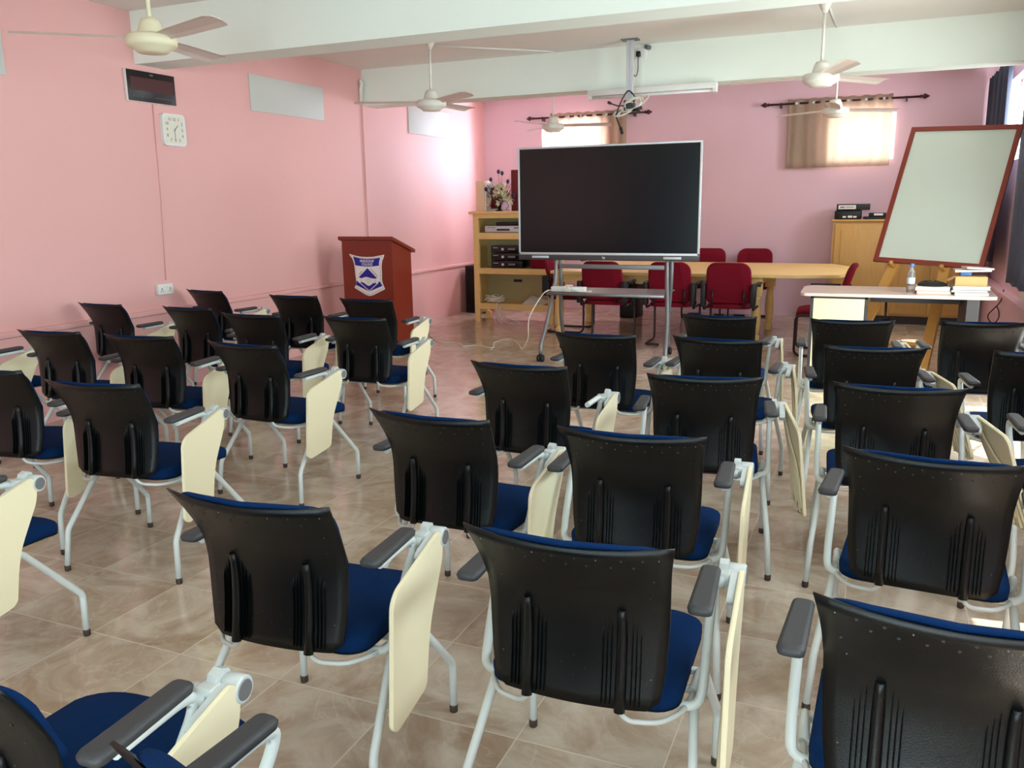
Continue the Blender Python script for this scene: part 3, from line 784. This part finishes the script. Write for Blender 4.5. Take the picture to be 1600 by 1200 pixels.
bs = thing('beam_socket', 'white socket with a black plug on the face of the second beam beside the pole', 'socket', (-2.225, 8.5, 2.935))
MB().box(-.055, .055, -.02, 0, -.05, .05, b=.004).build('face_plate', M_plasw, bs)
MB().box(-.042, .0, -.06, -.018, -.032, .02, b=.008).build('plug', M_blackg, bs)
MB().tube(smooth_path([(-.02, -.05, -.03), (-.02, -.05, -.10), (-.022, -.045, -.16), (-.05, -.04, -.21), (-.09, -.08, -.12), (-.07, -.1, -.05)], 5), .004, 6).build('plug_lead', M_cableb, bs)
MB().tube([(.04, -.01, .06), (.09, -.03, .045)], .022, 8).build('conduit_elbow', M_grey, bs)

tl = thing('tube_light', 'unlit white fluorescent batten along the lower edge of the second beam', 'light', (-2.115, 8.47, 2.575))
MB().box(-.64, .64, -.045, .03, -.012, .045, b=.004).build('batten', M_plasw, tl)
MB().tube([(-.60, -.012, -.028), (.60, -.012, -.028)], .013, 10).build('tube', M_plasw, tl)
for s in (-1, 1): MB().box(s*.62-.02, s*.62+.02, -.04, .02, -.045, -.01, b=.003).build('lamp_holder', M_plasw, tl)

# ------------------------------------------------------------------ curtains
def curtain_sheet(u0, u1, z0, z1, amp, waves, depth=.0, axis='X', base=0, th=.003, nz=10, hemsway=.01, seed=0):
    mb = MB(); n = waves*8
    rs = random.Random(seed)
    rings = []
    for j in range(nz+1):
        v = j/nz; z = z1+(z0-z1)*v
        ring = []
        for i in range(n+1):
            u = u0+(u1-u0)*i/n
            d = amp*math.sin(i/8*2*PI+.3*math.sin(v*3))*(1-.25*v)+amp*.25*math.sin(i*.37+seed)
            uu = u+hemsway*math.sin(i*.5+v*2)*v
            zz = z + (.008*math.cos(i/8*2*PI) if j == 0 else 0)
            ring.append((uu, base+d, zz) if axis == 'X' else (base+d, uu, zz))
        rings.append(ring)
    n0 = len(rings[0])
    top = [[(p[0], p[1], p[2]) for p in r] for r in rings]
    off = [[((p[0], p[1]+th, p[2]) if axis == 'X' else (p[0]+th, p[1], p[2])) for p in r] for r in rings]
    for r0, r1 in zip(top, off): pass
    loops = [r+r2[::-1] for r, r2 in zip(top, off)]
    mb.loft(loops, True, True, 0, True)
    return mb
def back_curtain(x0, x1, rx0, rx1, lab, rlab, seed, zb=1.92):
    rd = thing('curtain_rod', rlab, 'curtain rod', (0, 0, 0))
    MB().tube([(rx0, 11.66, 2.715), (rx1, 11.66, 2.715)], .013, 10).build('pole', M_rod, rd)
    for s, xx in ((-1, rx0), (1, rx1)):
        MB().lathe([(.01, 0), (.024, .012), (.014, .03), (.034, .05), (.03, .065), (.004, .11)], (xx, 11.66, 2.715), 12, 0, 'X').build('finial', M_rod, rd) if s > 0 else \
            MB().lathe([(.01, 0), (.024, -.012), (.014, -.03), (.034, -.05), (.03, -.065), (.004, -.11)], (xx, 11.66, 2.715), 12, 0, 'X').build('finial', M_rod, rd)
        MB().box(xx-s*.14-.01, xx-s*.14+.01, 11.65, 11.75, 2.67, 2.73).build('bracket', M_rod, rd)
    cu = curtain_sheet(x0, x1, zb, 2.765, .014, 8, base=11.655, seed=seed).build('curtain', M_sheer)
    tag(cu, lab, 'curtain')
    for k in range(6):
        xx = x0+(x1-x0)*(k+.5)/6
        MB().lathe([(.015, -.003), (.018, 0), (.015, .003)], (xx, 11.638, 2.715), 12, 0, 'Y').build('eyelet', M_silver, cu)
back_curtain(-4.36, -3.25, -4.62, -3.0, 'short sheer brown curtain on the back window half hidden behind the screen', 'dark curtain rod over the back window behind the screen', 2)
back_curtain(-1.13, .09, -1.36, .38, 'short sheer brown curtain covering the back window left of the whiteboard', 'dark spear-ended curtain rod over the back window left of the whiteboard', 4)
tag(curtain_sheet(10.25, 11.60, .84, 2.86, .045, 7, axis='Y', base=1.14, seed=5).build('curtain', M_navy), 'dark navy curtain in the far right corner behind the whiteboard', 'curtain')
tag(curtain_sheet(7.4, 8.98, .74, 2.76, .035, 8, axis='Y', base=1.17, seed=6).build('curtain', M_navy2), 'slate blue curtain hanging at the right picture edge in front of the whiteboard', 'curtain')
tag(MB().tube([(1.16, 7.2, 2.84), (1.16, 11.7, 2.84)], .012, 8).build('curtain_rail', M_silver), 'metal curtain rail carrying the two dark side curtains', 'curtain rail')

# ------------------------------------------------------------------ shelf unit at the back left
su = thing('shelf_unit', 'pale wooden open shelf unit with three bays behind the screen', 'shelf', (-4.26, 10.2, 0))
X0, X1 = -.56, .55
mb = MB().box(X0, X0+.075, -.2, -.16, .1, 1.40).box(X1-.075, X1, -.2, -.16, .1, 1.40).box(X0, X0+.03, -.16, .2, .1, 1.40).box(X1-.03, X1, -.16, .2, .1, 1.40)
mb.box(X0+.075, X1-.075, -.2, -.17, 1.345, 1.40)
mb.build('carcass', M_wood, su)
for xx in (X0, X1-.075):
    for yy in (-.2, .14): MB().box(xx, xx+.07, yy, yy+.06, 0, .1).build('foot', M_wood, su)
MB().box(X0-.05, X1+.05, -.235, .2, 1.40, 1.432, b=.005).build('top_board', M_wood, su)
for z0, z1 in ((1.078, 1.16), (.632, .705), (.168, .245)):
    MB().box(X0+.031, X1-.031, -.159, .169, z1-.025, z1-.001).box(X0+.0755, X1-.0755, -.198, -.158, z0, z1).build('shelf_board', M_wood, su)
MB().box(X0+.03, X1-.03, .17, .19, .2, 1.40).build('back_panel', M_ply, su)
MB().box(-.15, -.03, .162, .17, .50, .535).build('cable_slot', M_cableb, su)

dv = thing('video_player', 'silver video player on the top bay of the pale shelf unit', 'player', (-4.40, 10.19, 1.161))
MB().box(-.27, .27, -.15, .15, .006, .085, b=.004).build('case', M_silver, dv)
MB().box(-.10, .08, -.153, -.149, .025, .048).build('disc_tray', M_blackg, dv)
MB().box(-.24, -.12, -.153, -.149, .060, .068).box(.14, .25, -.153, -.149, .05, .07).build('display_window', M_grey, dv)
tag(MB().box(-4.53, -4.10, 10.08, 10.30, 1.248, 1.292, b=.004).build('set_top_box', M_blackg), 'flat black box lying on the silver video player', 'box')
am = thing('stereo_stack', 'three-deck black stereo amplifier stack in the middle bay of the shelf unit', 'stereo', (-4.36, 10.17, .705))
for k in range(3):
    z = k*.098+.004
    d = MB().box(-.22, .22, -.15, .15, z, z+.092, b=.005).build('deck', M_blackg, am)
    MB().lathe([(.018, -.012), (.016, .003)], (-.05, -.153, z+.046), 12, 0, 'Y').build('knob', M_silver, d)
    MB().box(.02, .12, -.152, -.149, z+.035, z+.06).build('deck_display', M_grey, d)
    MB().box(-.19, -.12, -.152, -.149, z+.06, z+.066).build('deck_mark', M_silver, d)
tag(MB().box(-4.05, -3.78, 10.05, 10.3, .706, .82, b=.02).build('red_folder', M_red), 'red folder bundle beside the black stereo stack', 'folder')
rs = random.Random(11)
P = []
for k in range(90):
    a = k*.7; P.append((-4.60+.13*math.cos(a)*rs.uniform(.5, 1.1)+k*.0008, 10.08+.05*math.sin(a), .262+.09*abs(math.sin(a*.6))*rs.uniform(.3, 1)))
P += [(-4.5, 9.99, .25), (-4.47, 9.95, .1), (-4.44, 9.93, .03), (-4.38, 9.9, .012), (-4.46, 9.94, .16), (-4.41, 9.97, .24), (-4.43, 9.93, .1), (-4.3, 9.88, .012), (-4.12, 9.85, .012), (-4.18, 9.92, .03), (-4.36, 9.93, .09), (-4.48, 9.96, .26)]
tag(MB().tube(smooth_path(P, 3), .005, 5).build('tangled_cables', M_cablew), 'tangle of thin pale cables spilling from the lowest bay of the shelf unit', 'cables')
tag(MB().add([(-4.15, 10.02, .246), (-3.85, 10.02, .246), (-3.83, 10.25, .26), (-4.1, 10.25, .34), (-4.15, 10.02, .25), (-3.85, 10.02, .25), (-3.83, 10.25, .264), (-4.1, 10.25, .344)],
             [(0, 3, 2, 1), (4, 5, 6, 7), (0, 1, 5, 4), (1, 2, 6, 5), (2, 3, 7, 6), (3, 0, 4, 7)]).build('paper_sheet', M_paper), 'pale paper sheet lying on the lowest bay of the shelf unit', 'paper')

bx = thing('box_frame', 'cream box frame with red inner edge standing on the shelf unit beside the flowers', 'frame', (-4.70, 10.2, 1.433))
MB().box(-.13, 0, -.08, .1, 0, .385, b=.012).build('side_box', M_boxcream, bx)
MB().box(0, .22, .06, .1, 0, .35).box(0, .02, -.08, .06, 0, .36).build('frame_body', M_paper, bx)
MB().box(.03, .19, .05, .062, .03, .30).build('red_panel', M_brownred, bx)
MB().box(.03, .17, .035, .05, .05, .085).build('red_strip', M_red, bx)

fl = thing('flower_vase', 'dried cream flowers and blue thistles in a small dark bowl on the shelf unit', 'flowers', (-4.49, 10.13, 1.433))
MB().lathe([(.055, 0), (.06, .01), (.03, .02), (.03, .04), (.06, .07), (.065, .09)], (0, 0, 0), 16).build('bowl', M_black, fl)
mb = MB(); mt = MB(); mh = MB(); rs = random.Random(9)
for k in range(60):
    a = rs.uniform(0, 2*PI); r = rs.uniform(.02, .17); z = .13+rs.uniform(0, .13)-r*.35+ (.07 if r < .1 else 0)
    c = Vector((r*1.1*math.cos(a), r*.6*math.sin(a)-.02, z))
    n = 5; dirv = Vector((math.cos(a)*.6, -.6+rs.uniform(-.4, .4), rs.uniform(-.2, .8))).normalized()
    ax = dirv.orthogonal().normalized(); bx_ = dirv.cross(ax)
    for q in range(n):
        t = 2*PI*q/n+rs.random(); d = (ax*math.cos(t)+bx_*math.sin(t)); e = (ax*math.cos(t+.6)+bx_*math.sin(t+.6)); g_ = (ax*math.cos(t-.6)+bx_*math.sin(t-.6))
        s = rs.uniform(.028, .05)
        mb.add([c, c+g_*s*.6+dirv*.006, c+d*s+dirv*.018, c+e*s*.6+dirv*.006, c-dirv*.004+d*s*.5], [(0, 1, 2), (0, 2, 3), (0, 4, 1), (1, 4, 2), (2, 4, 3), (3, 4, 0)])
mb.build('petals', M_petal, fl)['kind'] = 'stuff'
for (x, z) in ((.0, .495), (.05, .475), (-.11, .40), (.13, .37), (-.18, .28), (-.10, .24), (.21, .19)):
    mt.tube([(0, 0, .06), (x*.5, -.01, z*.6), (x, -.03, z)], .0025, 5)
    mh.lathe([(.004, -.03), (.018, -.02), (.024, 0), (.018, .018), (.004, .028)], (x, -.03, z), 8)
for k in range(26):
    s = -1 if k < 9 else 1; a = rs.uniform(.15, .28)*s; z = rs.uniform(.25, .47)
    mt.tube([(s*.02, .02, .08), (a*.6, .02, z*.65), (a+rs.uniform(-.03, .03), .0, z)], [.002, .003, .001], 4)
mt.build('stems', M_twig, fl); mh.build('thistle_heads', M_thistle, fl)
tag(MB().box(-4.325, -4.02, 10.12, 10.16, 1.433, 1.945, b=.004).build('maroon_board', M_brownred), 'tall maroon board standing on the shelf unit, mostly behind the screen', 'board')
mb = MB(); rings = []
for z, s in ((0, .6), (.03, 1), (.08, .9), (.115, .5), (.125, .1)):
    rings.append([(-4.37+.07*s*math.cos(2*PI*k/12), 10.04+.03*s*math.sin(2*PI*k/12), 1.434+z) for k in range(12)])
pc = mb.loft(rings).build('lilac_pouch', M_pinkcloth); tag(pc, 'small lilac pouch with a dark cord between the flowers and the maroon board', 'pouch')
MB().tube(smooth_path([(-4.42, 10.0, 1.44), (-4.41, 10.0, 1.52), (-4.36, 9.99, 1.56), (-4.31, 10.0, 1.5), (-4.34, 9.99, 1.46), (-4.30, 9.99, 1.44)], 5), .004, 5).build('cord', M_cableb, pc)

sp = thing('floor_speaker', 'tall black loudspeaker on the floor in the corner beside the shelf unit', 'speaker', (-5.20, 10.95, 0))
MB().box(-.15, .15, -.15, .15, 0, .67, b=.008).build('cabinet', M_black, sp)
MB().box(-.13, .13, -.158, -.148, .03, .64, b=.004).build('grille', M_shell, sp)
tag(MB().lathe([(.035, 0), (.04, .03), (.012, .045), (.012, .06)], (-5.10, 10.9, .67), 12).build('small_pot', M_kraft), 'tiny tan pot standing on the corner loudspeaker', 'pot')

# ------------------------------------------------------------------ conference table
ct = thing('conference_table', 'long pale wooden conference table with turned legs behind the screen', 'table', (-1.9, 10.1, 0))
poly = [(-1.55, -.95), (1.15, -.95), (1.60, -.80), (1.72, -.35), (1.72, .35), (1.45, .9), (-1.55, .9)]
MB().prism(rpoly(poly, .06), .722, .752, 'XY').build('table_top', M_wood, ct)
MB().box(-1.48, .80, -.86, -.835, .62, .722).box(-1.48, .80, .30, .325, .62, .722).box(.775, .80, -.84, .3, .62, .722).box(-1.48, -1.455, -.84, .3, .62, .722).build('apron', M_wood, ct)
prof = [(.040, .0), (.046, .012), (.046, .09), (.030, .10), (.038, .12), (.052, .25), (.047, .38), (.034, .47), (.042, .48), (.042, .50), (.03, .51), (.045, .525)]
for xx, yy in ((-1.46, -.84), (.78, -.82), (-1.46, .28), (.80, .24)):
    mb = MB().lathe(prof, (xx, yy, 0), 16).box(xx-.055, xx+.055, yy-.055, yy+.055, .52, .724, b=.004)
    mb.build('leg', M_wood, ct)
for (x, y, r_, lab) in ((-3.55, 10.9, .09, 'dark papers and gadget lying at the far left end of the conference table'), (-2.10, 9.75, .12, 'heap of black leads and a microphone on the conference table edge right of the screen')):
    mb = MB(); rs = random.Random(int(r_*1000))
    P = [(x+r_*rs.uniform(-1.2, 1.2), y+r_*rs.uniform(-.8, .8), .758+rs.uniform(0, .05)) for k in range(26)]
    mb.tube(smooth_path(P, 3), .009, 5); tag(mb.build('lead_heap', M_blackg), lab, 'leads')

# red cantilever armchairs (x right, y forward)
def make_red(label):
    t = thing('visitor_chair', label, 'chair')
    rings = []
    for z, i in ((.415, .02), (.42, 0), (.45, 0), (.462, .012), (.468, .04)):
        rings.append([(x, y, z-.03*max(0, (y-.08)/.15)**2*.5) for x, y in rrect(.225-i, -.20+i, .23-i, .07, 5)])
    MB().loft(rings).build('seat', M_red, t)
    mb = MB(); rings = []
    for d, i in ((0, .01), (.008, 0), (.035, 0), (.047, .012), (.052, .05)):
        r = []
        for x, z in rrect(.235-i, -.215+i, .215-i, .10, 6, .06):
            yy = -.215-.11*((z+.2)/.4)+.045*(x/.235)**2+d
            r.append((x*(1-.06*(z+.2)/.4), yy, z+.685))
        rings.append(r)
    mb.loft(rings).build('backrest', M_red, t)
    r = []
    for x, z in rrect(.205, -.19, .19, .085, 6, .05):
        r.append((x*(1-.06*(z+.2)/.4), -.215-.11*((z+.2)/.4)+.045*(x/.215)**2-.004, z+.67))
    for s in (-1, 1):
        MB().tube([(s*.16, -.22, .44), (s*.16, -.24, .62)], .012, 8).build('back_bracket', M_redtube, t)
        P = [(s*.10, -.22, .012), (s*.25, -.22, .012), (s*.25, .20, .012), (s*.25, .235, .05), (s*.25, .235, .38), (s*.25, .20, .41), (s*.25, -.18, .41)]
        if s < 0: lgm = MB()
        lgm.tube(P, .0125, 8, 0, .05)
        P2 = [(s*.25, .0, .41), (s*.265, -.12, .50), (s*.27, -.22, .56), (s*.27, -.17, .645), (s*.27, .12, .655)]
        at = MB().tube([(s*.25, -.17, .41), (s*.268, -.21, .50), (s*.272, -.205, .62), (s*.272, -.15, .655), (s*.272, .10, .655), (s*.272, .125, .63)], .013, 8, 0, .03).build('arm', M_black, t)
        MB().box(s*.272-.025, s*.272+.025, -.17, .12, .655, .678, b=.006).build('arm_pad', M_black, at)
        MB().box(s*.252-.024, s*.252+.024, -.27, -.18, .44, .68, b=.008).build('side_bracket', M_black, t)
    lgm.build('cantilever_frame', M_redtube, t)
    return t
RC = [(-2.71, 9.05, 0, 'red armchair with its back to us, left of the three seen below the screen'),
      (-1.97, 9.05, .02, 'red armchair with its back to us, seen behind the right leg of the screen stand'),
      (-1.355, 9.06, 0, 'red armchair right of the screen, its whole rounded red back showing before the table'),
      (-3.36, 9.64, -PI/2+.06, 'red armchair at the left end of the table, seen side-on beside the shelf unit'),
      (-2.04, 11.28, PI, 'red armchair behind the table, its backrest top just right of the screen corner'),
      (-1.44, 11.30, PI, 'red armchair behind the table against the back wall, only its red back top showing'),
      (-.44, 8.86, PI/2+.05, 'red armchair at the right end of the table seen in profile, facing left')]
rp = make_red(RC[0][3])
for i, (x, y, a, lab) in enumerate(RC):
    c = rp if i == 0 else copy_tree(rp)
    c.location = (x, y, 0); c.rotation_euler = (0, 0, a); tag(c, lab, 'chair', 'red cantilever armchairs around the table')

# black bag / case under the table
tag(MB().box(-3.10, -2.86, 10.9, 11.25, 0, .5, b=.02).build('black_case', M_black), 'black case standing on the floor under the conference table left end', 'case')

# ------------------------------------------------------------------ cabinets at the back right
def cabinet(x0, x1, lab, doors):
    cb = thing('wooden_cabinet', lab, 'cabinet', ((x0+x1)/2, 11.5, 0)); w = (x1-x0)/2
    MB().box(-w, w, -.19, .22, .10, 1.25).build('body', M_wood2, cb)
    MB().box(-w-.015, w+.015, -.22, .22, 1.25, 1.275, b=.004).build('top', M_wood2, cb)
    MB().box(-w+.04, w-.04, -.16, .2, .0, .10).build('plinth', M_cableb, cb)
    for k in range(doors):
        a = -w+.03+k*(2*w-.06)/doors; b = a+(2*w-.06)/doors-.006
        d = MB().box(a, b, -.212, -.19, .13, 1.22, b=.003).build('door', M_wood2, cb)
        MB().box(a+.07, b-.07, -.220, -.210, .2, 1.15, b=.004).build('raised_panel', M_wood2, d)
cabinet(-.49, .17, 'pale wooden cabinet behind the table, files lying on its top', 1)
cabinet(.20, 1.08, 'second pale wooden cabinet in the right corner, mostly behind the easel', 2)
fl1 = thing('lever_file', 'black lever arch file with white spine label lying on top of the cabinet pile', 'file', (-.27, 11.45, 1.385))
MB().box(-.19, .19, -.14, .14, 0, .075, b=.003).build('cover', M_black, fl1)
MB().box(-.17, .03, -.143, -.139, .014, .062).build('spine_label', M_paper, fl1)
MB().box(-.15, -.10, -.145, -.142, .03, .045).box(-.09, .01, -.145, -.142, .034, .042).build('label_print', M_speck, fl1)
fl2 = thing('file_box', 'black file lying on the cabinet under the labelled lever arch file', 'file', (-.325, 11.45, 1.275))
MB().box(-.155, .155, -.14, .14, 0, .108, b=.015).build('cover', M_black, fl2)
MB().box(-.06, -.02, -.143, -.139, .02, .04).box(.0, .05, -.143, -.139, .02, .045).box(.06, .10, -.143, -.139, .02, .04).build('spine_marks', M_paper, fl2)
fl3 = thing('flat_folder', 'black open folder lying on the cabinet right of the file pile', 'folder', (-.03, 11.45, 1.275))
MB().box(-.12, .14, -.14, .14, 0, .03, b=.004).box(-.06, .14, -.12, .14, .03, .075, b=.006).build('cover', M_black, fl3)
MB().box(.0, .1, -.125, -.119, .045, .07).build('loose_sheet', M_paper, fl3)

# ------------------------------------------------------------------ whiteboard on easel
K = 1.1
def SCL(p): return Vector((p[0]*K, p[1]*K, 1.5016+(p[2]-1.5016)*K))
TL_, TR_, BL_, BR_ = map(SCL, ((.231, 8.271, 2.106), (1.025, 7.987, 2.071), (.001, 7.769, .998), (.796, 7.485, .962)))
ux = (TR_-TL_).normalized(); uz = (TL_-BL_).normalized(); uy = ux.cross(uz).normalized()*1  # uy points away from the viewer side
if uy.y < 0: uy = -uy
Wd = (TR_-TL_).length; Hd = (TL_-BL_).length; cc = (TL_+TR_+BL_+BR_)/4
wb = thing('whiteboard', 'white writing board in a red-brown wooden frame, tilted on the easel', 'whiteboard', (0, 0, 0))
MB().obox(cc+uy*.006, ux, uy, uz, Wd/2-.02, .006, Hd/2-.02).build('writing_surface', M_board, wb)
mb = MB()
for s in (-1, 1):
    mb.obox(cc+ux*s*(Wd/2-.02), ux, uy, uz, .02, .016, Hd/2)
    mb.obox(cc+uz*s*(Hd/2-.02), ux, uy, uz, Wd/2, .0155, .02)
mb.build('frame', M_frame, wb)
ea = thing('easel', 'sturdy pale wooden easel with pegs holding up the tilted whiteboard', 'easel', (0, 0, 0))
def leg(p, q, w, d, nm='leg'):
    p, q = Vector(p), Vector(q); z = (q-p).normalized(); x = ux-z*ux.dot(z); x.normalize(); y = z.cross(x)
    return MB().obox((p+q)/2, x, y, z, w/2, d/2, (q-p).length/2).build(nm, M_oak, ea)
bl = BL_+(BR_-BL_)*.20; brr = BL_+(BR_-BL_)*.66; tc_ = (TL_+TR_)/2
down = Vector((0, 0, 0))
up_ = uy*.055
lt = tc_-ux*.04+up_; rt_ = tc_+ux*.08+up_
l0 = bl+up_; r0 = brr+up_
def ext(a, b, z): t = (z-a.z)/(b.z-a.z); return a+(b-a)*t
leg(ext(lt, l0, 0.0)+Vector((0, 0, .03)), lt, .085, .045); leg(ext(rt_, r0, 0.0)+Vector((0, 0, .03)), rt_, .085, .045)
leg(tc_+up_*1.9, (.62, 9.75, .03), .07, .045)
pl_, pr_ = ext(lt, l0, .25), ext(rt_, r0, .25)
leg(pl_+uy*.03, pr_+uy*.03, .03, .08, 'cross_rail')
for b in (l0, r0):
    MB().tube([b-uz*.03+uy*.02, b-uz*.03-uy*.12], .012, 8).build('peg', M_oak, ea)
    e = b-uz*.03-uy*.125; mb = MB(); rings = []
    for k in range(5):
        a = PI*k/4; rings.append([e-uy*.022*math.cos(a)*-1+(ux*math.cos(2*PI*j/10)+uz*math.sin(2*PI*j/10))*(.001+.022*math.sin(a)) for j in range(10)])
    mb.loft(rings).build('peg_knob', M_oak, ea)

# ------------------------------------------------------------------ side desk
dk = thing('side_desk', 'long desk with pinkish wooden top, grey metal frame and cream back panel', 'desk', (.2, 7.87, 0))
poly = [(-.75, -.36), (-.72, -.40), (.66, -.36), (.72, -.33), (.74, .335), (-.70, .335), (-.76, .2)]
MB().prism(rpoly(poly, .02), .720, .745, 'XY').build('desk_top', M_desk, dk)
MB().box(-.665, -.64, -.36, .33, .0, .72).box(-.24, -.215, -.36, .33, .0, .72).box(-.665, -.215, -.36, -.345, .700, .72).box(.51, .60, -.34, .33, 0, .72).box(-.2, .52, .2, .22, .62, .72).build('metal_frame', M_dkgrey, dk)
MB().box(-.64, -.24, -.358, -.346, .05, .70).build('modesty_panel', M_panel, dk)
MB().box(-.64, -.24, -.34, .30, .06, .70).build('pedestal', M_dkgrey, dk)

bt = thing('water_bottle', 'clear plastic water bottle with blue cap standing on the desk', 'bottle', (.30, 7.72, .745))
MB().lathe([(.028, 0), (.031, .006), (.031, .05), (.029, .056), (.031, .062), (.031, .135), (.029, .145), (.030, .16), (.020, .19), (.013, .205), (.013, .222)], (0, 0, 0), 20).build('body', M_pet, bt)
MB().lathe([(.0315, .075), (.0318, .08), (.0318, .12), (.0315, .125)], (0, 0, 0), 20).build('label_band', M_label, bt)
MB().lathe([(.0155, .214), (.016, .218), (.016, .236), (.014, .24)], (0, 0, 0), 16).build('cap', M_cap_blue, bt)
def bk(name, x0, x1, y0, y1, z0, z1, m, lab, cat='book', grp='books on the desk', rz=0):
    t = thing(name, lab, cat, ((x0+x1)/2, (y0+y1)/2, z0), rz, grp); w, d, h = (x1-x0)/2, (y1-y0)/2, z1-z0
    MB().box(-w, w, -d, d, 0, h*.14).box(-w, w, -d, d, h*.86, h).box(-w, -w+.004, -d, d, 0, h).build('cover', m, t)
    MB().box(-w+.004, w-.004, -d+.004, d-.004, h*.14, h*.86).build('pages', M_paper, t)
bk('book', .345, .60, 7.62, 7.86, .745, .772, M_kraft, 'thick tan book under the black cloth, next to the bottle')
bk('book', .335, .59, 7.62, 7.86, .773, .803, M_paper, 'white book lying directly under the black cloth')
bk('book', .615, .86, 7.60, 7.86, .745, .765, M_paper, 'lowest white book of the stack under the cardboard box', rz=.05)
bk('book', .60, .86, 7.60, 7.86, .766, .788, M_grey, 'grey-covered middle book of the stack under the cardboard box', rz=-.04)
bk('book', .605, .87, 7.60, 7.86, .789, .815, M_paper, 'white uppermost book just under the cardboard box', rz=.02)
mb = MB(); rings = []; rs = random.Random(2)
for z, s in ((0, 1), (.012, 1.02), (.028, .8), (.04, .4)):
    rings.append([(.46+(.105*s+rs.uniform(-.012, .012))*math.cos(2*PI*k/18), 7.74+(.08*s)*math.sin(2*PI*k/18), .804+z+rs.uniform(-.006, .01)*(z > 0)) for k in range(18)])
tag(mb.loft(rings, smooth=False).build('black_cloth', M_black), 'crumpled black cloth lying on the two books beside the bottle', 'cloth')
cb = thing('cardboard_box', 'open tan cardboard box standing on the right stack of books', 'box', (.73, 7.74, .816))
MB().box(-.11, .12, -.1, .1, 0, .075, b=.002).build('body', M_kraft, cb)
MB().add([(-.11, -.1, .072), (-.11, .06, .072), (-.16, .05, .035), (-.16, -.09, .035), (-.11, -.1, .075), (-.11, .06, .075), (-.16, .05, .038), (-.16, -.09, .038)], [(0, 1, 2, 3), (4, 7, 6, 5), (0, 4, 5, 1), (1, 5, 6, 2), (2, 6, 7, 3), (3, 7, 4, 0)]).build('flap', M_kraft, cb)
tag(MB().box(.66, .74, 7.70, 7.80, .892, .925, b=.004).build('blue_box', M_cap_blue), 'small blue packet on top of the cardboard box', 'packet')
tag(MB().obox((.745, 7.76, .935), (1, 0, .03), (0, 1, 0), (0, 0, 1), .13, .1, .008).obox((.78, 7.74, .955), (1, .2, -.05), (-.2, 1, 0), (0, 0, 1), .10, .08, .006).build('paper_pile', M_desk), 'pinkish papers topping the pile on the cardboard box', 'papers')

P = [(1.235, 9.75, .60), (1.228, 9.78, .50), (1.20, 9.8, .434), (1.165, 9.8, .39), (1.125, 9.8, .326), (1.15, 9.8, .262), (1.195, 9.8, .256), (1.222, 9.8, .31), (1.215, 9.8, .38), (1.19, 9.8, .43)]
tag(MB().tube(smooth_path(P, 6), .006, 6).build('looped_cable', M_redtube), 'dark cable hanging in a loop from the right wall ledge', 'cable')
